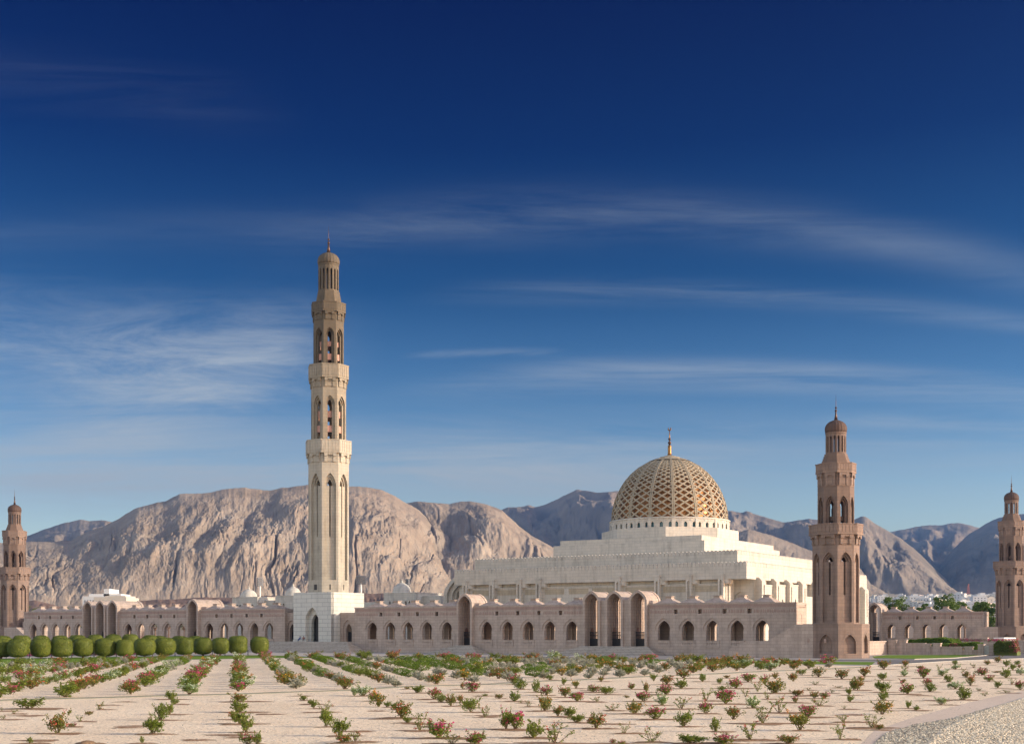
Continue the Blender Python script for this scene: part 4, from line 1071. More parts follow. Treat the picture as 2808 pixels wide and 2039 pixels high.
# white and beige buildings behind the left arcade
def farblock(nm, label, px0, px1, py0, Z, mat, extra=(), win=True, d=20):
    x0, x1 = (px0-CX)/F*Z, (px1-CX)/F*Z; hz_ = lambda py: E-(py-HY)/F*Z
    root = thing('building', label, 'building', ((x0+x1)/2, Z, 0)); c = (x0+x1)/2
    m = MB(); m.box(x0-c, x1-c, 0, d, 0, hz_(py0))
    m.build('wall', mat, root)
    for (a, b, t, n_) in extra:
        m = MB(); m.box((a-CX)/F*Z-c, (b-CX)/F*Z-c, 2, d-2, 0, hz_(t)); m.build(n_, mat, root)
    m = MB(); facade(m, x0-c+.6, x1-c-.6, 0, hz_(py0)-7, hz_(py0)-1, 9, 2); m.build('window', HW, root)
farblock('b', 'white building with a square tower behind the left arcade', 226, 300, 1634, 640, HM[0], ((240,328,1627,'upper_storey'), (281,296,1613,'tower')))
farblock('b', 'beige block with a band of dark windows, right of the white building', 257, 346, 1636, 590, HM[1], ((285,340,1632,'roof_parapet'),))
# floodlight masts
def floodlight(label, px, py0, py1, wpx, Z, rot):
    x = (px-CX)/F*Z; z0 = E-(py1-HY)/F*Z; z1 = E-(py0-HY)/F*Z; w = wpx*Z/F/2
    root = thing('floodlight_mast', label, 'floodlight', (x, Z, 0), R(rot), 'stadium floodlight masts')
    m = MB(); m.tube((0,0,0), (0,0,z0+.5), .5, .35, 10); m.build('pole', M['whitewash'], root)
    m = MB(); n = 7
    for i in range(n):
        for j in range(5):
            a = -w+2*w*i/n; c = z0+(z1-z0)*j/5; m.box(a+.12*w/n, a+1.55*w/n, -.6, -.1, c+.15, c+(z1-z0)/5*.8)
    for j in range(6): c = z0+(z1-z0)*j/5; m.box(-w, w, -.08, .08, c-.1, c+.1)
    for i in range(8): a = -w+2*w*i/7; m.box(a-.1, a+.1, -.08, .08, z0, z1)
    m.build('lamp_panel', plain('grey_lamp_housing', (.17,.175,.185), .5, .3), root)
floodlight('stadium floodlight mast nearest the left white dome', 713, 1583, 1607, 16, 620, 38)
floodlight('stadium floodlight mast right beside the tallest minaret', 990, 1578, 1601, 26, 640, 5)
floodlight('stadium floodlight mast leaning out behind the dome nearest the prayer hall', 1118, 1587, 1611, 15, 650, -45)
# lattice telecom mast beyond the town
Zt = 2500; xt = (2725-70-CX)/F*Zt; r_ = thing('telecom_mast', 'thin red and white lattice mast above the far town', 'mast', ((2655.5-CX)/F*Zt, Zt, ground_z(Zt)))
m = MB(); h_ = (1647-1602)/F*Zt
for sx in (-1,1):
    for sy in (-1,1): m.tube((sx*3.2, sy*3.2, 0), (sx*.7, sy*.7, h_), .32, .25, 4)
for j in range(9):
    t = j/9; a = 3.2-2.5*t; b = 3.2-2.5*(j+1)/9; z = h_*t; z2_ = h_*(j+1)/9
    for sy in (-1,1): m.tube((-a, sy*a, z), (b, sy*b, z2_), .22, .22, 4); m.tube((a, sy*a, z), (-b, sy*b, z2_), .22, .22, 4)
m.build('lattice', plain('mast_paint', (.45,.16,.11), .6), r_)
# ------------------------------------------------------------------ plants
GREEN = leafmat('bougainvillea_leaf', (.065,.115,.012), (.27,.30,.042))
OLIVE = leafmat('olive_leaf', (.08,.11,.016), (.26,.25,.042))
PALE = leafmat('pale_leaf', (.10,.19,.03), (.30,.36,.11))
FERN = leafmat('ferny_leaf', (.06,.12,.008), (.19,.26,.025))
SILV = leafmat('silver_leaf', (.23,.235,.165), (.46,.44,.33), .2)
CLIP = leafmat('clipped_leaf', (.05,.078,.010), (.19,.21,.03), .25)
TREE = leafmat('tree_leaf', (.045,.09,.012), (.16,.22,.035))
MAG = leafmat('magenta_bract', (.52,.02,.13), (.75,.09,.25), .35)
RED = leafmat('red_bract', (.48,.06,.05), (.68,.17,.10), .35)
ORA = leafmat('orange_bract', (.62,.17,.02), (.75,.38,.05), .35)
WHI = leafmat('white_bract', (.62,.68,.42), (.82,.85,.66), .35)
STEM = plain('woody_stem', (.19,.12,.08), .9, 0, .3, 8)
def rv(rnd): 
    while True:
        v = Vector((rnd.uniform(-1,1), rnd.uniform(-1,1), rnd.uniform(-1,1)))
        if .05 < v.length < 1: return v.normalized()
def leafq(m, p, n, L, wd, rnd):
    t = n.cross(rv(rnd)); 
    if t.length < .01: return
    t.normalize(); b_ = n.cross(t)
    m.add([tuple(p-t*L/2), tuple(p+b_*wd/2-t*L*.05), tuple(p+t*L/2), tuple(p-b_*wd/2-t*L*.05)], [(0,1,2,3)])
def bush_parts(seed, nstem, nleaf, nflow, leaf=.085, spread=1.0, top=.3, droop=.0, full=.5):
    """stems fan out of the ground, leaves sit along them, bracts crowd at the tips; about 1 m wide and 1 m high"""
    rnd = random.Random(seed); st, lf, fl = MB(), MB(), MB(); segs = []
    for i in range(nstem):
        a = 2*math.pi*(i+rnd.uniform(-.4,.4))/nstem; out = rnd.uniform(.12, .5)*spread; hh = rnd.uniform(.5, 1.0)
        p = Vector((rnd.uniform(-.05,.05), rnd.uniform(-.05,.05), 0)); d = Vector((math.cos(a)*out*.6, math.sin(a)*out*.6, hh*.5))
        q = p+d; e = q+Vector((math.cos(a)*out*.55, math.sin(a)*out*.55, hh*.45-droop*rnd.random()))
        st.tube(p, q, .018, .012, 4); st.tube(q, e, .012, .005, 4)
        segs += [(p, q, .55), (q, e, 1.0), (q, e, 1.0)]
        for j in range(rnd.choice((1,2,2,3))):
            b0 = p+(q-p)*rnd.uniform(.35,1) if rnd.random() < .5 else q+(e-q)*rnd.uniform(0,.8)
            b1 = b0+Vector((rnd.uniform(-.28,.28)*spread, rnd.uniform(-.28,.28)*spread, rnd.uniform(-.05,.26)))
            st.tube(b0, b1, .008, .004, 3); segs.append((b0, b1, 1.2))
    wts = [s[2] for s in segs]
    clump = [(rnd.uniform(-.26,.26), rnd.uniform(-.26,.26), rnd.uniform(.25,.62), rnd.uniform(.14,.27)) for _ in range(9)]
    for i in range(nleaf):
        p0, p1, w = rnd.choices(segs, wts)[0]; t = rnd.uniform(.15, 1.05)
        p = p0+(p1-p0)*t+rv(rnd)*abs(rnd.gauss(0,.06))
        if full and rnd.random() < full:
            d_ = rv(rnd); rr_ = rnd.uniform(.45,1)**.5; cx_ = clump[int(rnd.random()*len(clump))]
            p = Vector((cx_[0]+d_.x*rr_*cx_[3], cx_[1]+d_.y*rr_*cx_[3], cx_[2]+d_.z*rr_*cx_[3]*.9))
        if p.z < .015: p.z = rnd.uniform(.015,.08)
        n = (rv(rnd)+Vector((0,0,.5))).normalized(); leafq(lf, p, n, leaf*rnd.uniform(.7,1.25), leaf*.62*rnd.uniform(.7,1.2), rnd)
    tips = [s for s in segs if s[2] >= 1.0 and s[1].z > top]
    if nflow and tips:
        cl = [rnd.choice(tips) for _ in range(max(3, nflow//14))]
        for i in range(nflow):
            p0, p1, w = rnd.choice(cl); p = p0+(p1-p0)*rnd.uniform(.6,1.15)+rv(rnd)*abs(rnd.gauss(0,.06))
            if full and rnd.random() < .5:
                c_ = clump[int(rnd.random()*4)]; d_ = rv(rnd); d_.z = abs(d_.z); p = Vector(c_[:3])+d_*c_[3]*1.04
            p.z = max(p.z, .03); n = (rv(rnd)+Vector((.2,-.3,.3))).normalized(); leafq(fl, p, n, .075*rnd.uniform(.7,1.2), .065*rnd.uniform(.7,1.2), rnd)
    return st, lf, fl
KIND = {}  # kind -> list of (stem mesh, leaf mesh, flower mesh, joined mesh)
def mesh_of(mb, name, mats):
    me = bpy.data.meshes.new(name); me.from_pydata(mb.v, [], mb.f)
    for m in mats: me.materials.append(m)
    return me
def make_kind(key, n, specs, leafm, flowm, seed0):
    out = []
    for i in range(n):
        st, lf, fl = bush_parts(seed0+i, **specs)
        j = MB()
        for mb, c in ((st,0),(lf,1),(fl,2)):
            j.cur = c; j.add(mb.v, mb.f)
        jm = mesh_of(j, 'bougainvillea', [STEM, leafm, flowm or leafm]); jm.polygons.foreach_set('material_index', j.m)
        out.append((mesh_of(st, 'stems', [STEM]), mesh_of(lf, 'foliage', [leafm]), mesh_of(fl, 'blossoms', [flowm]) if flowm and fl.f else None, jm))
    KIND[key] = out
make_kind('G', 5, dict(nstem=9, nleaf=980, nflow=0, leaf=.095), GREEN, None, 100)
make_kind('S', 5, dict(nstem=6, nleaf=280, nflow=22, leaf=.085, top=.1, full=0), GREEN, RED, 200)
make_kind('M', 5, dict(nstem=9, nleaf=800, nflow=200, leaf=.092), GREEN, MAG, 300)
make_kind('R', 5, dict(nstem=9, nleaf=860, nflow=110, leaf=.092), OLIVE, RED, 400)
make_kind('O', 5, dict(nstem=9, nleaf=800, nflow=90, leaf=.092), OLIVE, ORA, 500)
make_kind('W', 4, dict(nstem=9, nleaf=860, nflow=220, leaf=.092), PALE, WHI, 600)
DESC = {'G':('green leafy','bougainvillea without blossoms'), 'S':('sparse twiggy','bougainvillea'), 'M':('magenta-flowered','bougainvillea'), 'R':('red-flowered','bougainvillea'), 'O':('orange-flowered','bougainvillea'), 'W':('white-flowered','bougainvillea')}
def round_bush(seed, n, flat, leaf, wd, trunk):
    rnd = random.Random(seed); m = MB(); m.cur = 0
    for i in range(5):
        a = rnd.uniform(0, 6.28); m.tube((rnd.uniform(-.04,.04), rnd.uniform(-.04,.04), 0), (.2*math.cos(a), .2*math.sin(a), trunk+.2), .02, .012, 4)
    m.cur = 1
    lump = [(rv(rnd), rnd.uniform(.2,.5)) for _ in range(40)]
    for i in range(n):
        d = rv(rnd); r = rnd.uniform(.55,1)**.5*.5
        for l, q in lump:
            c = d.dot(l)
            if c > .86: r += q*(c-.86)
        p = Vector((d.x*r, d.y*r, trunk+flat*.5+d.z*r*flat)); p.z = max(.02, p.z)
        nn = (d*.6+rv(rnd)).normalized(); leafq(m, p, nn, leaf*rnd.uniform(.7,1.3), wd*rnd.uniform(.7,1.2), rnd)
    return m
def tuft(seed, n=2000):
    """fine upright twigs with narrow leaves pointing outwards, a loose rounded tuft"""
    rnd = random.Random(seed); m = MB(); m.cur = 0
    for i in range(7):
        a = rnd.uniform(0, 6.28); m.tube((rnd.uniform(-.04,.04), rnd.uniform(-.04,.04), 0), (.26*math.cos(a), .26*math.sin(a), rnd.uniform(.3,.6)), .015, .006, 3)
    m.cur = 1; spr = []
    for i in range(46):
        d = rv(rnd); d.z = abs(d.z)*.95+.12; d.normalize(); spr.append((d, rnd.uniform(.34,.60)))
    for i in range(n):
        d, L_ = rnd.choice(spr); t = rnd.uniform(.3, 1.05)
        p = Vector((d.x*L_*t, d.y*L_*t, .08+d.z*L_*t*1.55))+rv(rnd)*rnd.uniform(.01,.075)
        p.z = max(.03, p.z); ax = (d*.9+rv(rnd)*.6).normalized(); b_ = ax.cross(rv(rnd))
        if b_.length < .05: continue
        b_.normalize(); L2 = rnd.uniform(.05,.085); w2 = rnd.uniform(.015,.026)
        m.add([tuple(p-ax*L2), tuple(p+b_*w2), tuple(p+ax*L2), tuple(p-b_*w2)], [(0,1,2,3)])
    return m
def kind_mesh(m, name, leafm):
    me = mesh_of(m, name, [STEM, leafm]); me.polygons.foreach_set('material_index', m.m); return me
SILVM = [kind_mesh(tuft(700+i), 'silver_shrub', SILV) for i in range(5)]
FERNM = [kind_mesh(round_bush(750+i, 900, .75, .13, .05, .1), 'low_shrub', FERN) for i in range(4)]

# plants of the near garden, read off the photograph one by one: (x, foot, height, width, kind)
LA = (0,1880,3.24,'265,205,105,205,G;125,250,45,70,S;15,225,35,30,S;30,300,40,80,S;515,425,175,180,R;640,365,35,100,M;705,318,60,70,S;790,262,40,80,R;885,212,65,100,S;265,514,60,60,G;1260,512,65,45,G;1360,430,140,190,G;1430,305,140,120,G;1340,290,60,60,S;1510,255,90,80,G;1550,165,60,90,G;1520,120,70,110,G;2120,140,70,150,R;2125,235,100,160,G;2070,300,70,90,R;2130,340,100,150,G;2185,415,120,130,G;2150,460,60,90,S;2200,520,80,130,M')
LB = (700,1860,3.24,'395,155,25,50,S;430,195,45,80,G;490,230,40,60,G;520,268,80,70,G;615,300,85,110,S;625,345,70,90,G;630,430,130,120,G;750,510,140,160,G;780,575,80,150,R;885,565,85,160,S;880,150,75,80,W;965,155,85,130,W;1040,200,80,80,M;1090,250,130,130,O;1170,255,50,80,G;1230,275,60,80,G;1300,355,140,180,R;1350,395,60,90,G;1460,465,140,140,S;1550,430,60,60,G;1630,530,150,220,M;1750,585,80,190,S;1970,590,110,200,M;1350,95,25,60,R;1440,128,60,120,G;1590,185,95,120,M;1650,212,70,90,G;1740,245,100,100,R;1820,215,70,80,R;1910,300,140,140,G;2040,345,100,90,S;2040,155,20,60,G;2165,180,45,80,R;1930,120,90,130,M;1840,95,70,40,R;2230,455,170,110,M;20,590,110,80,G')
LC = (1400,1840,4.536,'40,165,110,130,M;125,225,110,160,G;315,262,140,110,G;440,300,110,150,M;660,170,90,80,G;815,215,110,110,O;680,325,130,150,R;830,375,115,190,M;1035,260,80,160,M;1190,290,115,160,G;1505,225,80,110,M;1685,262,130,90,R;1930,290,125,190,M;1940,165,110,160,R;2125,215,110,160,G;1125,128,70,90,R;490,108,70,100,G;50,375,115,140,G;130,395,40,60,S;220,442,75,90,S;425,495,190,180,O;590,565,130,140,R;740,575,120,170,G;820,640,100,200,G;1065,385,65,150,S;1440,330,30,90,O;1650,375,110,190,M;1880,425,120,160,W;2120,470,130,200,S;1265,490,75,170,S;1540,530,160,200,O;1810,600,150,250,M;1060,715,180,230,R;2150,690,180,200,G;1415,775,120,110,S;60,725,220,260,M;290,830,200,220,G;560,905,230,330,S;1270,900,60,90,M;1385,915,50,110,M;1750,885,150,240,S;2220,905,110,190,G;1780,120,90,120,G;2150,85,100,190,R')
LD = (1850,1800,4.536,'560,340,90,70,G;645,268,40,90,R;910,315,105,180,M;760,395,120,180,M;1120,340,100,130,M;1030,430,120,130,S;1250,455,170,260,O;1250,275,80,100,R;1475,305,105,130,R;1790,255,110,150,O;2080,280,120,150,R;1580,230,90,110,G;1750,350,40,140,S;2040,388,30,120,S;1670,420,35,100,S;590,420,60,120,G;880,500,110,110,S;640,590,175,250,M;390,550,150,150,S;1150,530,90,120,S;1520,490,75,170,R;1500,575,80,90,M;1740,520,90,130,R;1870,520,80,140,M;1800,615,100,190,S;1950,455,50,90,S;2170,480,90,90,G;2180,565,85,110,G;390,710,140,180,M;970,640,135,170,W;1300,700,180,190,S;730,780,150,200,R;1090,835,190,260,S;1650,755,150,220,M;1560,920,220,260,O;510,935,170,130,G;940,1040,190,260,S;600,1086,120,300,M;220,1082,110,280,G;1400,1088,110,260,R;2060,1030,180,200,S;2110,655,45,60,S;2100,815,80,170,S;350,310,100,110,G;2230,415,130,110,G')
LE = (2300,1790,4.4646,'310,285,100,150,R;270,345,60,110,R;225,455,140,170,R;535,330,105,110,G;535,480,130,180,G;545,580,110,130,G;530,750,175,200,O;550,200,110,150,R;800,285,75,100,W;805,220,70,110,S;790,365,45,100,R;840,505,125,190,M;1000,205,55,110,R;1035,310,130,150,M;1080,400,90,130,M;1120,475,100,140,G;1225,210,70,70,S;1270,280,80,140,W;1345,355,90,130,G;1430,200,60,120,W;1420,138,50,90,G;1430,440,80,180,W;1530,575,150,170,G;1560,300,75,120,R;1525,230,50,60,S;1610,400,110,110,R;1650,180,60,90,S;1820,145,60,90,R;1760,270,85,160,M;1840,350,75,140,M;1720,465,40,110,S;1945,430,85,100,G;1940,240,25,120,R;2050,305,110,120,G;2050,165,80,100,G;1950,115,80,100,R;2120,385,70,90,S;2130,210,80,90,G;2190,140,50,90,G;2230,265,80,130,W;2220,450,105,120,M;2210,180,40,50,M;1790,525,45,140,S;2040,490,35,150,S;1250,635,95,130,W;850,680,95,90,G;950,705,65,80,G;400,920,140,240,S;500,945,80,130,R;815,165,80,110,R')
PL = []  # (X, Z, height m, width m, kind, near?)
for x0, y0, s, txt in (LA, LB, LC, LD, LE):
    for e in txt.split(';'):
        a, b, h, w, k = e.split(','); px = x0+float(a)/s; py = y0+float(b)/s
        X, Z = G(px, py); PL.append((X, Z, float(h)/s*Z/F, float(w)/s*Z/F, k, True))
rg = random.Random(77)
for r in range(-13, 40):
    for k in range(2, 42):
        Z = 58.5+4.56*k+rg.uniform(-.5,.5); X = .3+4.18*r-.209*Z+rg.uniform(-.35,.35)
        px = CX+F*X/Z; py = HY+E*F/Z
        if px < -60 or px > 2316: continue
        if py > kerb_y(px)-1.5 or py < edge_y(px)+.6: continue
        t = rg.random(); d_edge = py-edge_y(px)
        if d_edge < 4 and px > 500: kd = rg.choices('RRMOGW', [2,2,2,2,3,1.3])[0]
        elif px < 760:
            v_ = rg.random(); kd = 'SI' if (v_ < .35 and 1815 < py < 1845) else ('F' if v_ > .9 and py < 1830 else rg.choices('GMRWO', [5,2.6,2,2.4,2])[0])
        elif px < 1330:
            kd = 'SI' if t < .36 else ('F' if t < .80 else rg.choices('GRO', [2,1,1])[0]) if py < 1856 else rg.choices('SRG', [2,1,2])[0]
            if py >= 1856: kd = rg.choices(['SI','R','O','G'], [3,1,1,1.5])[0]
        elif px < 1900:
            kd = 'SI' if t < (.62 if py > 1812 else .25) else rg.choices('GRFO', [1.5,1.5,1,1])[0]
        else: kd = 'SI' if t < .10 else rg.choices('MRGOW', [2,3,2.5,2,1])[0]
        if t > .93 and px > 1000: continue
        big = rg.uniform(.8, 1.25)
        if kd == 'SI': h, w = 1.0*big, 1.25*big
        elif kd == 'F': h, w = .95*big, 1.7*big
        else:
            h, w = .95*big, 1.45*big
            if d_edge < 4 and px > 700: h, w = h*1.25, w*1.3
        PL.append((X, Z, h, w, kd, False))
# rank every plant within its garden row so that each label points at one plant
rows = {}
for i, p in enumerate(PL):
    rows.setdefault(round((p[0]+.209*p[1]-.3)/4.18), []).append(i)
LAB = {}
for rn, (r, ids) in enumerate(sorted(rows.items()), 1):
    for j, i in enumerate(sorted(ids, key=lambda q: PL[q][1]), 1): LAB[i] = (j, rn)
def fill(o, parent, me): 
    c = bpy.data.objects.new(me.name.split('.')[0], me); c.parent = parent; COL.objects.link(c); return c
order = sorted([i for i, q in enumerate(PL) if q[4] in DESC], key=lambda i: -PL[i][2]*PL[i][3]/PL[i][1]**2)
INDIV = set(order[:298]); MASS = ([], [], [], []); MASSM = [STEM, GREEN, OLIVE, PALE, MAG, RED, ORA, WHI]
cnt = {}
NUM = ['zero','one','two','three','four','five','six','seven','eight','nine','ten','eleven','twelve','thirteen','fourteen','fifteen','sixteen','seventeen','eighteen','nineteen','twenty']
for t, n in (('twenty',20),('thirty',30),('forty',40),('fifty',50)):
    NUM += [] if n == 20 else [t]
    NUM += [t+'-'+NUM[i] for i in range(1, 10)]
for i, (X, Z, h, w, k, near) in enumerate(PL):
    rr = random.Random(i*13+5); j, rn = LAB[i]; where = f'{ORD[j]} plant from the front in garden row {NUM[rn]} from left'
    cnt[k] = cnt.get(k, 0)+1
    rz = rr.uniform(0, 6.28); hs = max(h, .16)
    if k in DESC:
        a, bname = DESC[k]; st, lf, fl, jm = rr.choice(KIND[k])
        short = bname.split(' without')[0]
        lab = f'{a} {short}, {where}'
        if i not in INDIV:
            nv = len(jm.vertices); co_ = np.empty(nv*3); jm.vertices.foreach_get('co', co_); co_ = co_.reshape(-1,3)
            c_, s_ = math.cos(rz), math.sin(rz); vv_ = np.stack([X+(co_[:,0]*c_-co_[:,1]*s_)*w*1.1, Z+(co_[:,0]*s_+co_[:,1]*c_)*w*1.1, .012+co_[:,2]*hs*1.2], -1)
            b_ = sum(len(a) for a in MASS[0]); MASS[0].append(vv_)
            mi_ = [MASSM.index(x) for x in jm.materials]
            for pl in jm.polygons: MASS[1].append([b_+q for q in pl.vertices]); MASS[2].append(mi_[pl.material_index])
            continue
        if near:
            o = thing('bougainvillea', lab, 'shrub', (X, Z, .012), rz, 'bougainvillea bushes in the gravel garden')
            fill(o, o, st); fill(o, o, lf)
            if fl: fill(o, o, fl)
        else:
            o = bpy.data.objects.new('bougainvillea', jm); COL.objects.link(o); o.location = (X, Z, .012); o.rotation_euler = (0,0,rz)
            tag(o, lab, 'shrub', 'bougainvillea bushes in the gravel garden')
        o.scale = (w*1.25, w*1.25, hs*(1.28 if near else 1.1))
    else:
        nm, me, a = ('silver_shrub', rr.choice(SILVM), 'silver-grey round shrub') if k == 'SI' else ('low_shrub', rr.choice(FERNM), 'low green shrub')
        o = bpy.data.objects.new(nm, me); COL.objects.link(o); o.location = (X, Z, .012); o.rotation_euler = (0,0,rz); o.scale = (w, w, h)
        tag(o, f'{a}, {where}', 'shrub', 'silver shrubs in the gravel garden' if k == 'SI' else 'low green shrubs in the gravel garden')
me = bpy.data.meshes.new('bougainvillea_mass'); me.from_pydata(np.concatenate(MASS[0]).tolist(), [], MASS[1])
for m_ in MASSM: me.materials.append(m_)
me.polygons.foreach_set('material_index', MASS[2]); o = bpy.data.objects.new('bougainvillea_mass', me); COL.objects.link(o)
tag(o, 'small or far bougainvillea bushes filling the rest of the garden rows', 'shrubs', None, 'stuff')
print('PLANTS', len(PL), cnt, 'rows', len(rows))
# dry leaf litter under the near bushes
m = MB(); rl = random.Random(5)
bare = [(G(px_, py_)[0], G(px_, py_)[1], .3, .75, 'S', True) for px_, py_ in ((330,1924),(300,1933),(385,1990),(330,1995),(520,2029),(720,1958),(860,1953),(870,1967),(60,1962),(1040,1949),(1075,1968),(1150,1985),(1290,1940),(1560,2030),(1680,1985),(1905,1905),(1985,1930),(2140,1926),(2230,1906),(2420,1948),(2520,1907),(2560,1921),(2330,1960),(2245,1985),(90,2030),(620,2015),(980,2005),(1330,1962),(1480,1917),(1620,1893))]
for (X, Z, h, w, k, near) in PL+bare:
    if not near or rl.random() < .08: continue
    n = 18; r = max(.55, w*.9)*rl.uniform(.8,1.35); ph = rl.uniform(0,6)
    c = len(m.v); ox = rl.uniform(-.1,.35)
    for i in range(n):
        a = 2*math.pi*i/n; q = r*(1+.25*math.sin(3*a+ph)+rl.uniform(-.16,.16))
        m.v.append((X+ox+q*1.3*math.cos(a), Z+q*.72*math.sin(a), .0145)); 
    for i in range(n):
        a = 2*math.pi*i/n; q = r*.55*(1+rl.uniform(-.2,.2)); m.v.append((X+ox+q*1.3*math.cos(a), Z+q*.72*math.sin(a), rl.uniform(.02,.06)))
    m.v.append((X+ox, Z, .05))
    for i in range(n):
        j = (i+1)%n; m.f.append((c+i, c+j, c+n+j, c+n+i)); m.f.append((c+n+i, c+n+j, c+2*n)); m.m += [0,0]
o = m.build('leaf_litter', groundmat('dry_leaves', (.19,.10,.05), (.40,.26,.16), 8.0, 1.0, .06, .2, .3), None, True); tag(o, 'brown dry leaf litter lying in patches round the near bushes', 'leaf litter', None, 'stuff')
m = MB(); bx_, bz_ = G(238, 2042)
for (dx, dy, r, hh) in ((0,0,.42,.2),(-.3,.1,.3,.12),(.42,.1,.36,.1)):
    m.lathe([(r,0),(r*.85,hh*.4),(r*.55,hh*.8),(.05,hh)], 14, bx_+dx, bz_+dy, flute=lambda a, z: 1+.12*math.sin(3*a+1)+.06*math.sin(7*a))
tag(m.build('soil_heap', groundmat('brown_soil', (.17,.105,.06), (.29,.19,.115), 7.0, 1.0, .06, .2), None, True), 'small heap of brown soil on the gravel at the bottom edge', 'soil heap')
# loose stones on the gravel
m = MB(); rs = random.Random(9)
for i in range(1500):
    Z = 52+(rs.random()**1.7)*60; X = rs.uniform(-.40,.36)*Z; s = rs.uniform(.02,.05)
    if inside((X, Z), PB): continue
    c = len(m.v)
    for k in range(5): a = 2*math.pi*k/5+rs.random(); m.v.append((X+s*math.cos(a), Z+s*.8*math.sin(a), .012))
    m.v.append((X+rs.uniform(-.01,.01), Z, .012+s*.9))
    for k in range(5): m.f.append((c+k, c+(k+1)%5, c+5)); m.m.append(0)
tag(m.build('loose_stones', plain('loose_stone', (.45,.38,.31), .9, 0, .4, 2)), 'small loose stones scattered over the pale gravel', 'stones', None, 'stuff')

# ------------------------------------------------------------------ clipped round shrubs on the lawn
def topiary_mesh(seed):
    rnd = random.Random(seed); m = MB(); n1, n2 = 28, 18; ex = 3.5
    ph = [rnd.uniform(0,6) for _ in range(6)]
    def rad(th, fi):
        c, s = math.cos(th), math.sin(th); cz = math.cos(fi); sz = math.sin(fi)
        r = (abs(s*c*0)+((abs(sz)**ex+abs(cz)**ex)))**(-1/ex)
        return r*(1+.025*math.sin(3*th+ph[0])*sz+.02*math.sin(5*th+ph[1]+3*fi)+.02*math.sin(4*fi+ph[2]))
    def pt(th, fi, k=1.0):
        r = rad(th, fi)*k; return Vector((r*math.sin(fi)*math.cos(th), r*math.sin(fi)*math.sin(th), r*math.cos(fi)))
    for j in range(n2+1):
        for i in range(n1): m.v.append(tuple(pt(2*math.pi*i/n1, max(.02, min(math.pi-.02, math.pi*j/n2)), .96)))
    for j in range(n2):
        for i in range(n1): m.f.append((j*n1+i, (j+1)*n1+i, (j+1)*n1+(i+1)%n1, j*n1+(i+1)%n1)); m.m.append(0)
    for i in range(5200):
        d = rv(rnd); th = math.atan2(d.y, d.x); fi = math.acos(d.z); p = pt(th, fi, rnd.uniform(.95, 1.015))
        leafq(m, p, (d+rv(rnd)*.9).normalized(), rnd.uniform(.05,.10), rnd.uniform(.03,.055), rnd)
    me = mesh_of(m, 'crown', [CLIP]); return me
TOP = [topiary_mesh(801+i) for i in range(3)]
mb = MB()
for i in range(4):
    a = i*1.6; mb.tube((.06*math.cos(a), .06*math.sin(a), 0), (.3*math.cos(a), .3*math.sin(a), .62), .07, .05, 6)
TRK = mesh_of(mb, 'trunk', [STEM])
def topiary(px, py, wpx, ytop, i, front, n):
    X, Z = G(px, py); w = wpx*Z/F; hh = (py-ytop)*Z/F; tr = .38
    pos = f'{ORD[n]} from the left in the {"front" if front else "back"} row'
    o = thing('round_shrub', f'clipped round green shrub on the lawn, {pos}', 'topiary shrub', (X, Z, .02), i*1.3, f'clipped round shrubs along the left lawn')
    c = fill(o, o, TOP[i % 3]); c.scale = (w/2, w/2, (hh-tr)/2); c.location = (0,0,tr+(hh-tr)/2-.05)
    t = fill(o, o, TRK)
front = [(3,1806,56,1750),(49,1806.5,57,1750),(112.6,1805.5,57,1748.5),(169,1805,58,1748),(227.8,1804,55,1747.5),(289,1803.5,57,1748),(342.6,1803.5,47,1752),(396.6,1801.5,58,1748),(452,1800.5,58,1746.5),(506,1799,50,1746),(557,1798,50,1746),(604,1796.5,47,1746.5),(652.8,1795.8,53,1742),(712,1795.2,50,1744)]
for i, (px, py, w, yt) in enumerate(front): topiary(px, py, w, yt, i, True, i+1)
back = [(8,1800,50,1742),(60,1799.5,50,1741),(113,1798.5,48,1741),(165,1798,48,1741),(213,1797,47,1740),(262,1796,46,1738.5),(311,1795.5,46,1737.5),(358,1795,46,1737.5),(412,1794,46,1740),(437,1793.5,44,1742),(492,1792.5,44,1742.5),(536,1792,44,1742.5)]
for i, (px, py, w, yt) in enumerate(back): topiary(px, py, w, yt, i+5, False, i+1)
# bollards between the trunks, flower bed behind
for i, px in enumerate((17, 81, 141, 197, 258, 319, 374, 418, 480, 518, 582, 617, 680)):
    py = 1803.5-(px)*.0125; X, Z = G(px, py)
    root = thing('bollard', f'thin dark bollard behind the round shrubs, {ORD[i+1]} from the left', 'bollard', (X, Z, 0), 0, 'dark bollards along the lawn')
    m = MB(); m.lathe([(.13,0),(.13,.05),(.075,.06),(.07,.85)], 10); m.build('post', M['iron'], root, True)
    m = MB(); m.lathe([(.10,.84),(.11,.9),(.08,1.0),(.01,1.02)], 10); m.build('cap', M['iron'], root, True)
def flowerbed(px0, px1, py0, py1, n, label, uvz=None):
    rnd = random.Random(n); m = MB()
    for i in range(n):
        if uvz: u = rnd.uniform(uvz[0], uvz[1]); v = rnd.uniform(uvz[2], uvz[3]); X, Y = W(u, v); z = uvz[4]+rnd.uniform(0,uvz[5])
        else:
            px = rnd.uniform(px0, px1); y = rnd.uniform(py0, py1)-(px-px0)*.012; X, Y = G(px, y); z = rnd.uniform(.02,.38)
        m.cur = 0 if rnd.random() < .6 else 1
        leafq(m, Vector((X, Y, z)), (rv(rnd)+Vector((0,-.4,.6))).normalized(), .22, .18, rnd)
    o = m.build('flower_bed', [MAG, GREEN]); tag(o, label, 'flower bed', None, 'stuff')
flowerbed(-40, 420, 1793.5, 1799, 9000, 'strip of pink flowers behind the round shrubs')
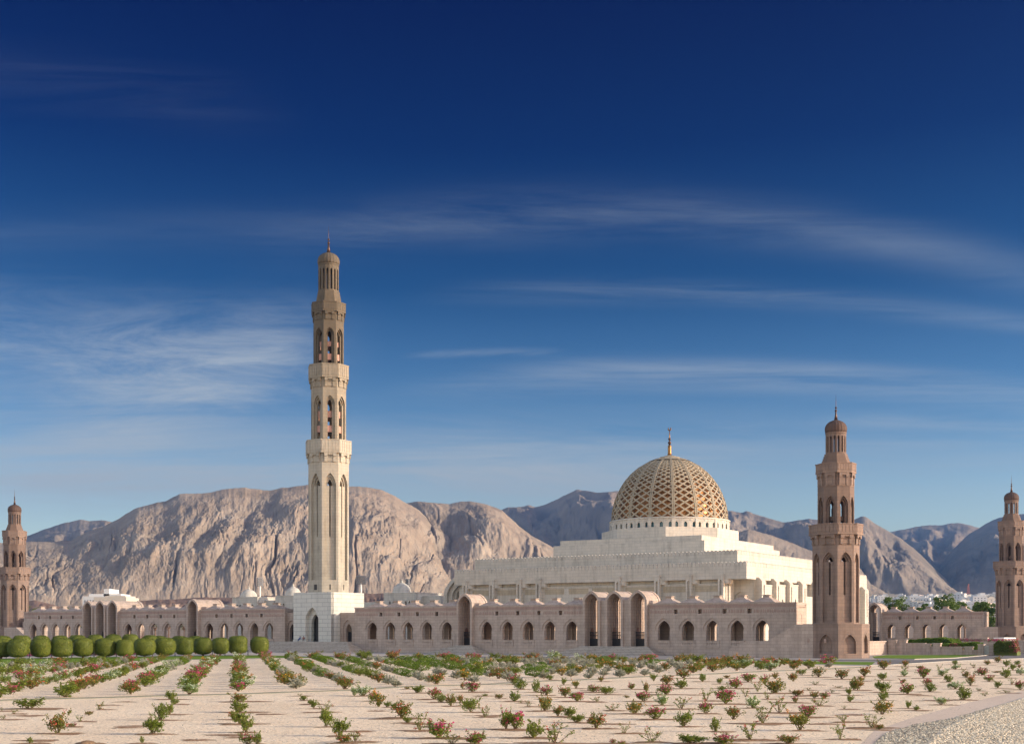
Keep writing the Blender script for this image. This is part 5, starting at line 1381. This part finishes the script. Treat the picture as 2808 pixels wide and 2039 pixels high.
flowerbed(0,0,0,0, 2600, 'pink flowers along the top of the upper terrace wall', (uC_(2532), uC_(2790), vC_-.3, vC_+.9, hC(1757), .55))
flowerbed(0,0,0,0, 900, 'pink flowers behind the sunlit low wall', (uW-3, uW-.7, 3, 30, hB(1759, 2432), .7))
# bank of clipped greenery on the right-hand terraces
def hedge(nm, label, poly, v0, v1, n, mat, leaf=.35, fl=0):
    rnd = random.Random(n); m = MB(); us_ = [p[0] for p in poly]
    root = mthing(nm, label, 'hedge', sum(us_)/len(us_), v0)
    zt = lambda u: np.interp(u, us_, [p[2] for p in poly]); zb_ = lambda u: np.interp(u, us_, [p[1] for p in poly])
    for i in range(n):
        u = rnd.uniform(us_[0], us_[-1]); f = rnd.random(); v = v0+(v1-v0)*rnd.random()
        top = zt(u)*(1+.02*math.sin(u*2.1))+.18*math.sin(u*1.3+v); z = zb_(u)+(top-zb_(u))*rnd.random()**.5
        q = rnd.random()
        if q < .45: v = v0+rnd.uniform(-.1,.25)+.25*math.sin(u*1.7)
        elif q < .8: z = top-rnd.uniform(0,.2)
        m.cur = 1 if fl and rnd.random() < fl*max(0, math.sin(u*.9)) else 0
        leafq(m, Vector((u, v, z)), (rv(rnd)+Vector((0,-.6,.5))).normalized(), leaf*rnd.uniform(.6,1.2), leaf*.6, rnd)
    m.build('foliage', [mat, MAG], root)
    m = MB()
    for a, b in zip(poly, poly[1:]): m.frustum([(a[0], v0+.45, a[1]-1), (b[0], v0+.45, b[1]-1), (b[0], v1, b[1]-1), (a[0], v1, a[1]-1)], [(a[0], v0+.55, a[2]-.35), (b[0], v0+.55, b[2]-.35), (b[0], v1, b[2]-.3), (a[0], v1, a[2]-.3)])
    m.build('inner_twigs', CLIP, root)
v1_ = 55.0; uH = lambda px: U(px, v1_); hH = lambda py: H(py, uH(2540), v1_)
hedge('hedge', 'bright green clipped bank rising behind the stepped low wall', [(uH(2478), hH(1772), hH(1757)), (uH(2525), hH(1775), hH(1752)), (uH(2580), hH(1775), hH(1749)), (uH(2600), hH(1775), hH(1752)), (uH(2612), hH(1776), hH(1763))], v1_, v1_+9, 9000, FERN)
v2_ = 47.0; uI = lambda px: U(px, v2_); hI = lambda py: H(py, uI(2630), v2_)
hedge('hedge', 'green hedge with pink blossoms beside the gate posts', [(uI(2570), hI(1790), hI(1768)), (uI(2620), hI(1790), hI(1764)), (uI(2682), hI(1792), hI(1761))], v2_, v2_+5, 6000, FERN, .32, .25)
v3_ = 40.0; uJ = lambda px: U(px, v3_); hJ = lambda py: H(py, uJ(2750), v3_)
hedge('hedge', 'rounded green hedge with magenta blossoms right of the gate', [(uJ(2725), hJ(1790), hJ(1768)), (uJ(2738), hJ(1790), hJ(1757)), (uJ(2765), hJ(1789), hJ(1761)), (uJ(2780), hJ(1788), hJ(1758)), (uJ(2787), hJ(1788), hJ(1784))], v3_, v3_+4, 6000, CLIP, .3, .35)

# ------------------------------------------------------------------ trees
def tree(label, px, Z, hm, wm, seed, n=2600, group='trees behind the arcades'):
    rnd = random.Random(seed); X = (px-CX)/F*Z; root = thing('tree', label, 'tree', (X, Z, ground_z(Z)), 0, group)
    m = MB(); th = hm*.38; m.tube((0,0,0), (.1,0,th), .38, .26, 8); tips = []
    for i in range(9):
        a = 2*math.pi*i/9+rnd.uniform(-.3,.3); e = Vector((math.cos(a)*wm*.33*rnd.uniform(.5,1.1), math.sin(a)*wm*.33*rnd.uniform(.5,1.1), th+hm*rnd.uniform(.12,.48)))
        m.tube((.1,0,th*rnd.uniform(.7,1)), e, .17, .05, 5); tips.append(e)
    m.build('trunk', STEM, root)
    m = MB(); cl = []
    for e in tips:
        for _ in range(3): cl.append((e+rv(rnd)*wm*.16, rnd.uniform(.10,.19)*wm))
    for i in range(n):
        c, r = rnd.choice(cl); d = rv(rnd); p = c+Vector((d.x, d.y, d.z*.75))*r*rnd.uniform(.5,1.05)
        leafq(m, p, (d+rv(rnd)).normalized(), rnd.uniform(.35,.7), rnd.uniform(.2,.4), rnd)
    m.build('crown', TREE, root)
for i, (px, Z, h, w, where) in enumerate([(2458,400,18.2,9.5,'beside the vaulted gateway of the far right arcade, left end'), (2580,405,16.8,9.5,'with a dense crown above the middle of the far right arcade'), (2608,398,18.8,9.5,'tallest, above the fourth roof of the far right arcade'), (2530,430,15.2,6,'small, peeping between two roofs of the far right arcade'),
      (2645,430,17,7,'slim, right of the tallest tree by the far right arcade'), (2690,385,14.8,6.5,'rounded, just beyond the right end of the far right arcade'), (2712,380,14.4,8,'leaning against the far right minaret')]):
    tree(f'green tree {where}', px, Z, h*.985, w*1.0, 900+i, 3000)
for i, (px, Z, h, w, where) in enumerate([(92,520,14,14,'wide and low between the far left minaret and the arcade roofs'), (168,560,13.5,11,'low, above the second roof of the left arcade'), (190,560,15.5,8,'left neighbour of the white building'), (208,555,16,8,'close to the white building'), (228,545,16,8,'touching the white building'), (425,620,14,12,'small, above the roofs right of the triple portal'), (462,640,13.5,11,'small, second right of the triple portal'), (8,470,14,12,'dark, cut by the left edge behind the far left minaret'), (505,650,13,12,'small, third right of the triple portal')]):
    tree(f'green tree {where}', px, Z, h, w, 950+i, 1800)

# ------------------------------------------------------------------ two people resting at the foot of the marble base
ledge_z = 2.42
lr = mthing('stone_bench', 'low pale stone bench along the foot of the white marble base', 'bench', U(825, MVF-.6), MVF-.6)
m = MB(); m.box(U(806, MVF-.6), U(842, MVF-.6), MVF-.95, MVF-.32, ledge_z-.01, ledge_z+.34); m.box(U(806, MVF-.6)-.05, U(842, MVF-.6)+.05, MVF-1.0, MVF-.31, ledge_z+.34, ledge_z+.42)
m.build('seat', M['marble'], lr)
def skin_fig(name, nodes, edges, mat, parent, root=0):
    me = bpy.data.meshes.new(name); me.from_pydata([n[:3] for n in nodes], edges, []); me.materials.append(mat)
    o = bpy.data.objects.new(name, me); COL.objects.link(o); o.parent = parent
    md = o.modifiers.new('skin', 'SKIN'); md.use_smooth_shade = True
    for i, n in enumerate(nodes): me.skin_vertices[0].data[i].radius = (n[3], n[4] if len(n) > 4 else n[3])
    me.skin_vertices[0].data[root].use_root = True
    s = o.modifiers.new('sub', 'SUBSURF'); s.levels = 1; s.render_levels = 2
    return o
SKIN = plain('brown_skin', (.30,.17,.11), .6, 0, .06); HAIR = plain('dark_hair', (.02,.015,.012), .6)
def person(label, px, cloth, legs, turn):
    u = U(px, MVF-.75); x, y = W(u, MVF-.72); root = thing('person', label, 'person', (x, y, ledge_z+.42), -TH+R(turn))
    # seated: hips at the origin, facing -y
    body = [(0,0,.10,.14,.12),(0,.02,.32,.15,.11),(0,0,.50,.17,.11),(0,-.01,.60,.06,.06),(0,-.03,.70,.085,.10),(0,-.035,.80,.08,.095)]
    ed = [(0,1),(1,2),(2,3),(3,4),(4,5)]
    for s in (-1,1):
        b = len(body); body += [(s*.10,-.06,.08,.085),(s*.12,-.44,.08,.065),(s*.12,-.46,-.34,.045),(s*.12,-.60,-.38,.04)]; ed += [(0,b),(b,b+1),(b+1,b+2),(b+2,b+3)]
        b = len(body); body += [(s*.20,0,.52,.06),(s*.25,-.06,.26,.045),(s*.16,-.30,.18,.035),(s*.14,-.38,.17,.03)]; ed += [(2,b),(b,b+1),(b+1,b+2),(b+2,b+3)]
        for f in range(4):
            c = len(body); body += [(s*(.115+.016*f),-.43,.165,.011),(s*(.115+.016*f),-.465+.006*abs(f-1),.145,.009)]; ed += [(b+3,c),(c,c+1)]
        c = len(body); body += [(s*.105,-.38,.185,.012),(s*.085,-.42,.18,.01)]; ed += [(b+3,c),(c,c+1)]
    skin_fig('body', body, ed, SKIN, root)
    tun = [(0,0,.08,.18,.15),(0,.02,.32,.175,.13),(0,0,.50,.195,.13),(0,-.01,.57,.09,.08)]; te = [(0,1),(1,2),(2,3)]
    for s in (-1,1):
        b = len(tun); tun += [(s*.21,0,.52,.075),(s*.255,-.06,.27,.06),(s*.19,-.24,.20,.055)]; te += [(2,b),(b,b+1),(b+1,b+2)]
    skin_fig('tunic', tun, te, cloth, root)
    tr = [(0,0,.08,.16,.14)]; te = []
    for s in (-1,1):
        b = len(tr); tr += [(s*.10,-.08,.085,.105),(s*.12,-.44,.085,.085),(s*.12,-.465,-.28,.06)]; te += [(0,b),(b,b+1),(b+1,b+2)]
    skin_fig('trousers', tr, te, legs, root)
    m = MB(); m.ball((0,-.01,.79), .105, 12, 8); m.v = [(x, y+.012, z) if y > -.07 or z > .83 else (x*.9, y+.05, z+.03) for x, y, z in m.v]; m.build('hair', HAIR, root, True)
person('person in a blue tunic seated on the stone bench, left of the two', 822.5, plain('blue_cotton', (.05,.11,.30), .9), plain('blue_trousers', (.06,.11,.26), .9), -25)
person('person in a brownish red tunic seated on the stone bench, right of the two', 832.5, plain('rust_cotton', (.27,.11,.08), .9), plain('grey_trousers', (.20,.17,.15), .9), 30)
# ------------------------------------------------------------------ sky, sun, air, camera
SAZ, SEL = -9.0, 16.0      # sun: right of the view and a little behind it
S = Vector((math.cos(R(SAZ))*math.cos(R(SEL)), math.sin(R(SAZ))*math.cos(R(SEL)), math.sin(R(SEL))))
sun = bpy.data.lights.new('sun', 'SUN'); sun.energy = 3.3; sun.angle = R(.53); sun.color = (1.0, .885, .71)
so = bpy.data.objects.new('sun', sun); COL.objects.link(so); so.rotation_euler = (-S).to_track_quat('-Z','Y').to_euler(); so.location = (200,-20,150)
w = bpy.data.worlds.new('World'); sc.world = w; w.use_nodes = True; nt = w.node_tree; L = nt.links.new
bg = nt.nodes['Background']
sky = nd(nt, 'ShaderNodeTexSky'); sky.sky_type = 'NISHITA'; sky.sun_disc = False; sky.sun_elevation = R(SEL); sky.sun_rotation = R(90-SAZ)
sky.air_density = 1.0; sky.dust_density = .6; sky.ozone_density = 2.5
tc = nd(nt, 'ShaderNodeTexCoord'); sx = nd(nt, 'ShaderNodeSeparateXYZ'); L(tc.outputs['Generated'], sx.inputs[0])
x_, y_, z_ = sx.outputs
ya = mth(nt, 'MAXIMUM', mth(nt, 'ABSOLUTE', y_), .03)
t_ = mth(nt, 'DIVIDE', x_, ya); e_ = mth(nt, 'DIVIDE', z_, ya)
# polarised darkening: strongest a quarter turn from the sun and well above the horizon
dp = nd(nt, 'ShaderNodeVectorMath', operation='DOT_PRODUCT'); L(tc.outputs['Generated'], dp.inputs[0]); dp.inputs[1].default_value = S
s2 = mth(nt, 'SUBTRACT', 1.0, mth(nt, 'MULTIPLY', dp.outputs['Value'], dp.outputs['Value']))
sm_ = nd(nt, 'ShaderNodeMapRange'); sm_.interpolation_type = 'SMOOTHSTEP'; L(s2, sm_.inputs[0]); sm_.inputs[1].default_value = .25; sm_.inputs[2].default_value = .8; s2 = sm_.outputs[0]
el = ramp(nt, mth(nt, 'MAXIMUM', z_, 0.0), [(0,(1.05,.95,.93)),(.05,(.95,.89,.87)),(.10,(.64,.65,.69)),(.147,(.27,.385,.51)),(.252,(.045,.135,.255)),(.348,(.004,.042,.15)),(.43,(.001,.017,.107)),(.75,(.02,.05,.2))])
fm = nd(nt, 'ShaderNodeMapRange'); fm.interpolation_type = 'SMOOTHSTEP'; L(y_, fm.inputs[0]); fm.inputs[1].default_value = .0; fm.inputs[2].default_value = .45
pol = mixc(nt, mth(nt, 'MULTIPLY', s2, fm.outputs[0]), (2.2,1.55,1.25), el)  # sky behind the camera boosted and warmed, added fill for shaded walls
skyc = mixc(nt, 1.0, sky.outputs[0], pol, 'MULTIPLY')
# cirrus: long streaks laid out on the sky sphere
def noise(sx_, sy_, rot, sc_, det, ox=0.0):
    cb = nd(nt, 'ShaderNodeCombineXYZ'); L(t_, cb.inputs[0]); L(e_, cb.inputs[1])
    mp = nd(nt, 'ShaderNodeMapping'); mp.inputs['Rotation'].default_value = (0,0,R(rot)); mp.inputs['Scale'].default_value = (sx_, sy_, 1); mp.inputs['Location'].default_value = (ox, ox*.7, 0)
    L(cb.outputs[0], mp.inputs[0]); n = nd(nt, 'ShaderNodeTexNoise', i_Scale=sc_, i_Detail=9.0, i_Roughness=.72); n.inputs['Distortion'].default_value = .5; L(mp.outputs[0], n.inputs['Vector']); return n.outputs[0]
nA = noise(.7, 9.0, 3, 3.0, 7); nB = noise(1.0, 17.0, -5, 4.0, 7, 3.1); nC = noise(2.2, 10.0, -16, 4.0, 8, 7.7)
def sstep(v, a, b): 
    n = nd(nt, 'ShaderNodeMapRange'); n.interpolation_type = 'SMOOTHSTEP'; L(v, n.inputs[0]); n.inputs[1].default_value = a; n.inputs[2].default_value = b; return n.outputs[0]
total = None
def band(x0, x1, y0, y1, yc, wpx, amp, nz, lo=.40, hi=.70, soft=.18):
    """a streak from (x0,y0) over the sag yc to (x1,y1), in survey pixels of the photograph"""
    global total
    T0, T1 = (x0-CX)/F, (x1-CX)/F; E0, E1, EC = [(HY-y)/F for y in (y0, y1, yc)]
    u = mth(nt, 'DIVIDE', mth(nt, 'SUBTRACT', t_, T0), T1-T0)
    base = mth(nt, 'ADD', E0, mth(nt, 'MULTIPLY', u, E1-E0)); sag = EC-(E0+E1)/2
    base = mth(nt, 'ADD', base, mth(nt, 'MULTIPLY', mth(nt, 'MULTIPLY', u, mth(nt, 'SUBTRACT', 1.0, u)), 4*sag))
    d = mth(nt, 'DIVIDE', mth(nt, 'SUBTRACT', e_, base), wpx/F)
    g = mth(nt, 'POWER', 2.718, mth(nt, 'MULTIPLY', mth(nt, 'MULTIPLY', d, d), -1.0))
    m = mth(nt, 'MULTIPLY', sstep(u, -soft, soft), sstep(u, 1+soft, 1-soft))
    v = mth(nt, 'MULTIPLY', mth(nt, 'MULTIPLY', mth(nt, 'MULTIPLY', g, m), sstep(nz, lo, hi)), amp)
    total = v if total is None else mth(nt, 'ADD', total, v)
band(900, 3000, 640, 800, 600, 60, .24, nA, .22, .80)
band(1350, 3000, 800, 920, 818, 30, .22, nB, .24, .76)
band(1250, 3000, 1060, 1130, 1045, 34, .36, nB, .24, .74)
band(1500, 3000, 1010, 1085, 1015, 26, .30, nB, .24, .76)
band(1150, 1520, 975, 965, 966, 10, .2, nC, .3, .6)
band(-200, 900, 900, 1000, 940, 110, .36, nC, .24, .9)
band(-200, 820, 985, 960, 985, 110, .36, nC, .24, .9)
band(150, 820, 1090, 1000, 1070, 130, .50, nC, .24, .82)
band(-300, 900, 780, 860, 800, 40, .12, nA, .38, .7)
band(-300, 1600, 660, 620, 630, 60, .10, nA, .2, .85)
band(-300, 700, 200, 300, 230, 70, .05, nA, .36, .7)
band(-400, 3200, 1230, 1250, 1240, 95, .62, nA, .22, .8)
band(-400, 1900, 1330, 1320, 1325, 80, .85, nA, .2, .75)
band(2300, 3000, 1150, 1190, 1165, 20, .25, nB, .36, .66)
band(-300, 700, 1130, 1060, 1140, 100, .42, nA, .24, .8)
up = sstep(z_, .0, .02)
cl = mth(nt, 'MULTIPLY', total, up, clamp=True)
CLOUD = nd(nt, 'ShaderNodeRGB'); CLOUD.outputs[0].default_value = (1.9, 2.12, 2.35, 1)
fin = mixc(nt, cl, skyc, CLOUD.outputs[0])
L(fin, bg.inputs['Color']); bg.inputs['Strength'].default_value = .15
# air between here and the far hills
HAZE = 9e-5
bm_ = MB(); bm_.box(-9000, 9000, -200, 9500, -3, 560)
hm = bpy.data.materials.new('desert_haze'); hm.use_nodes = True; n_ = hm.node_tree; n_.nodes.remove(n_.nodes['Principled BSDF'])
pv = n_.nodes.new('ShaderNodeVolumePrincipled'); pv.inputs['Color'].default_value = (.15,.46,1.0,1); pv.inputs['Density'].default_value = HAZE; pv.inputs['Anisotropy'].default_value = .75
n_.links.new(pv.outputs[0], n_.nodes['Material Output'].inputs['Volume'])
tag(bm_.build('haze', hm), 'thin pale haze fading the far mountains', 'haze', None, 'stuff')

cam = bpy.data.cameras.new('camera'); co = bpy.data.objects.new('camera', cam); COL.objects.link(co); sc.camera = co
co.location = (0, 0, E); co.rotation_euler = (R(90), 0, 0)
cam.sensor_fit = 'HORIZONTAL'; cam.sensor_width = 36; cam.lens = 36*F/2808; cam.shift_y = (HY-1019.5)/2808; cam.clip_start = .5; cam.clip_end = 30000
sc.view_settings.view_transform = 'Standard'; sc.view_settings.look = 'None'; sc.view_settings.gamma = 1; sc.view_settings.exposure = .85
sc.cycles.max_bounces = 6; sc.cycles.volume_bounces = 0; sc.cycles.transparent_max_bounces = 6
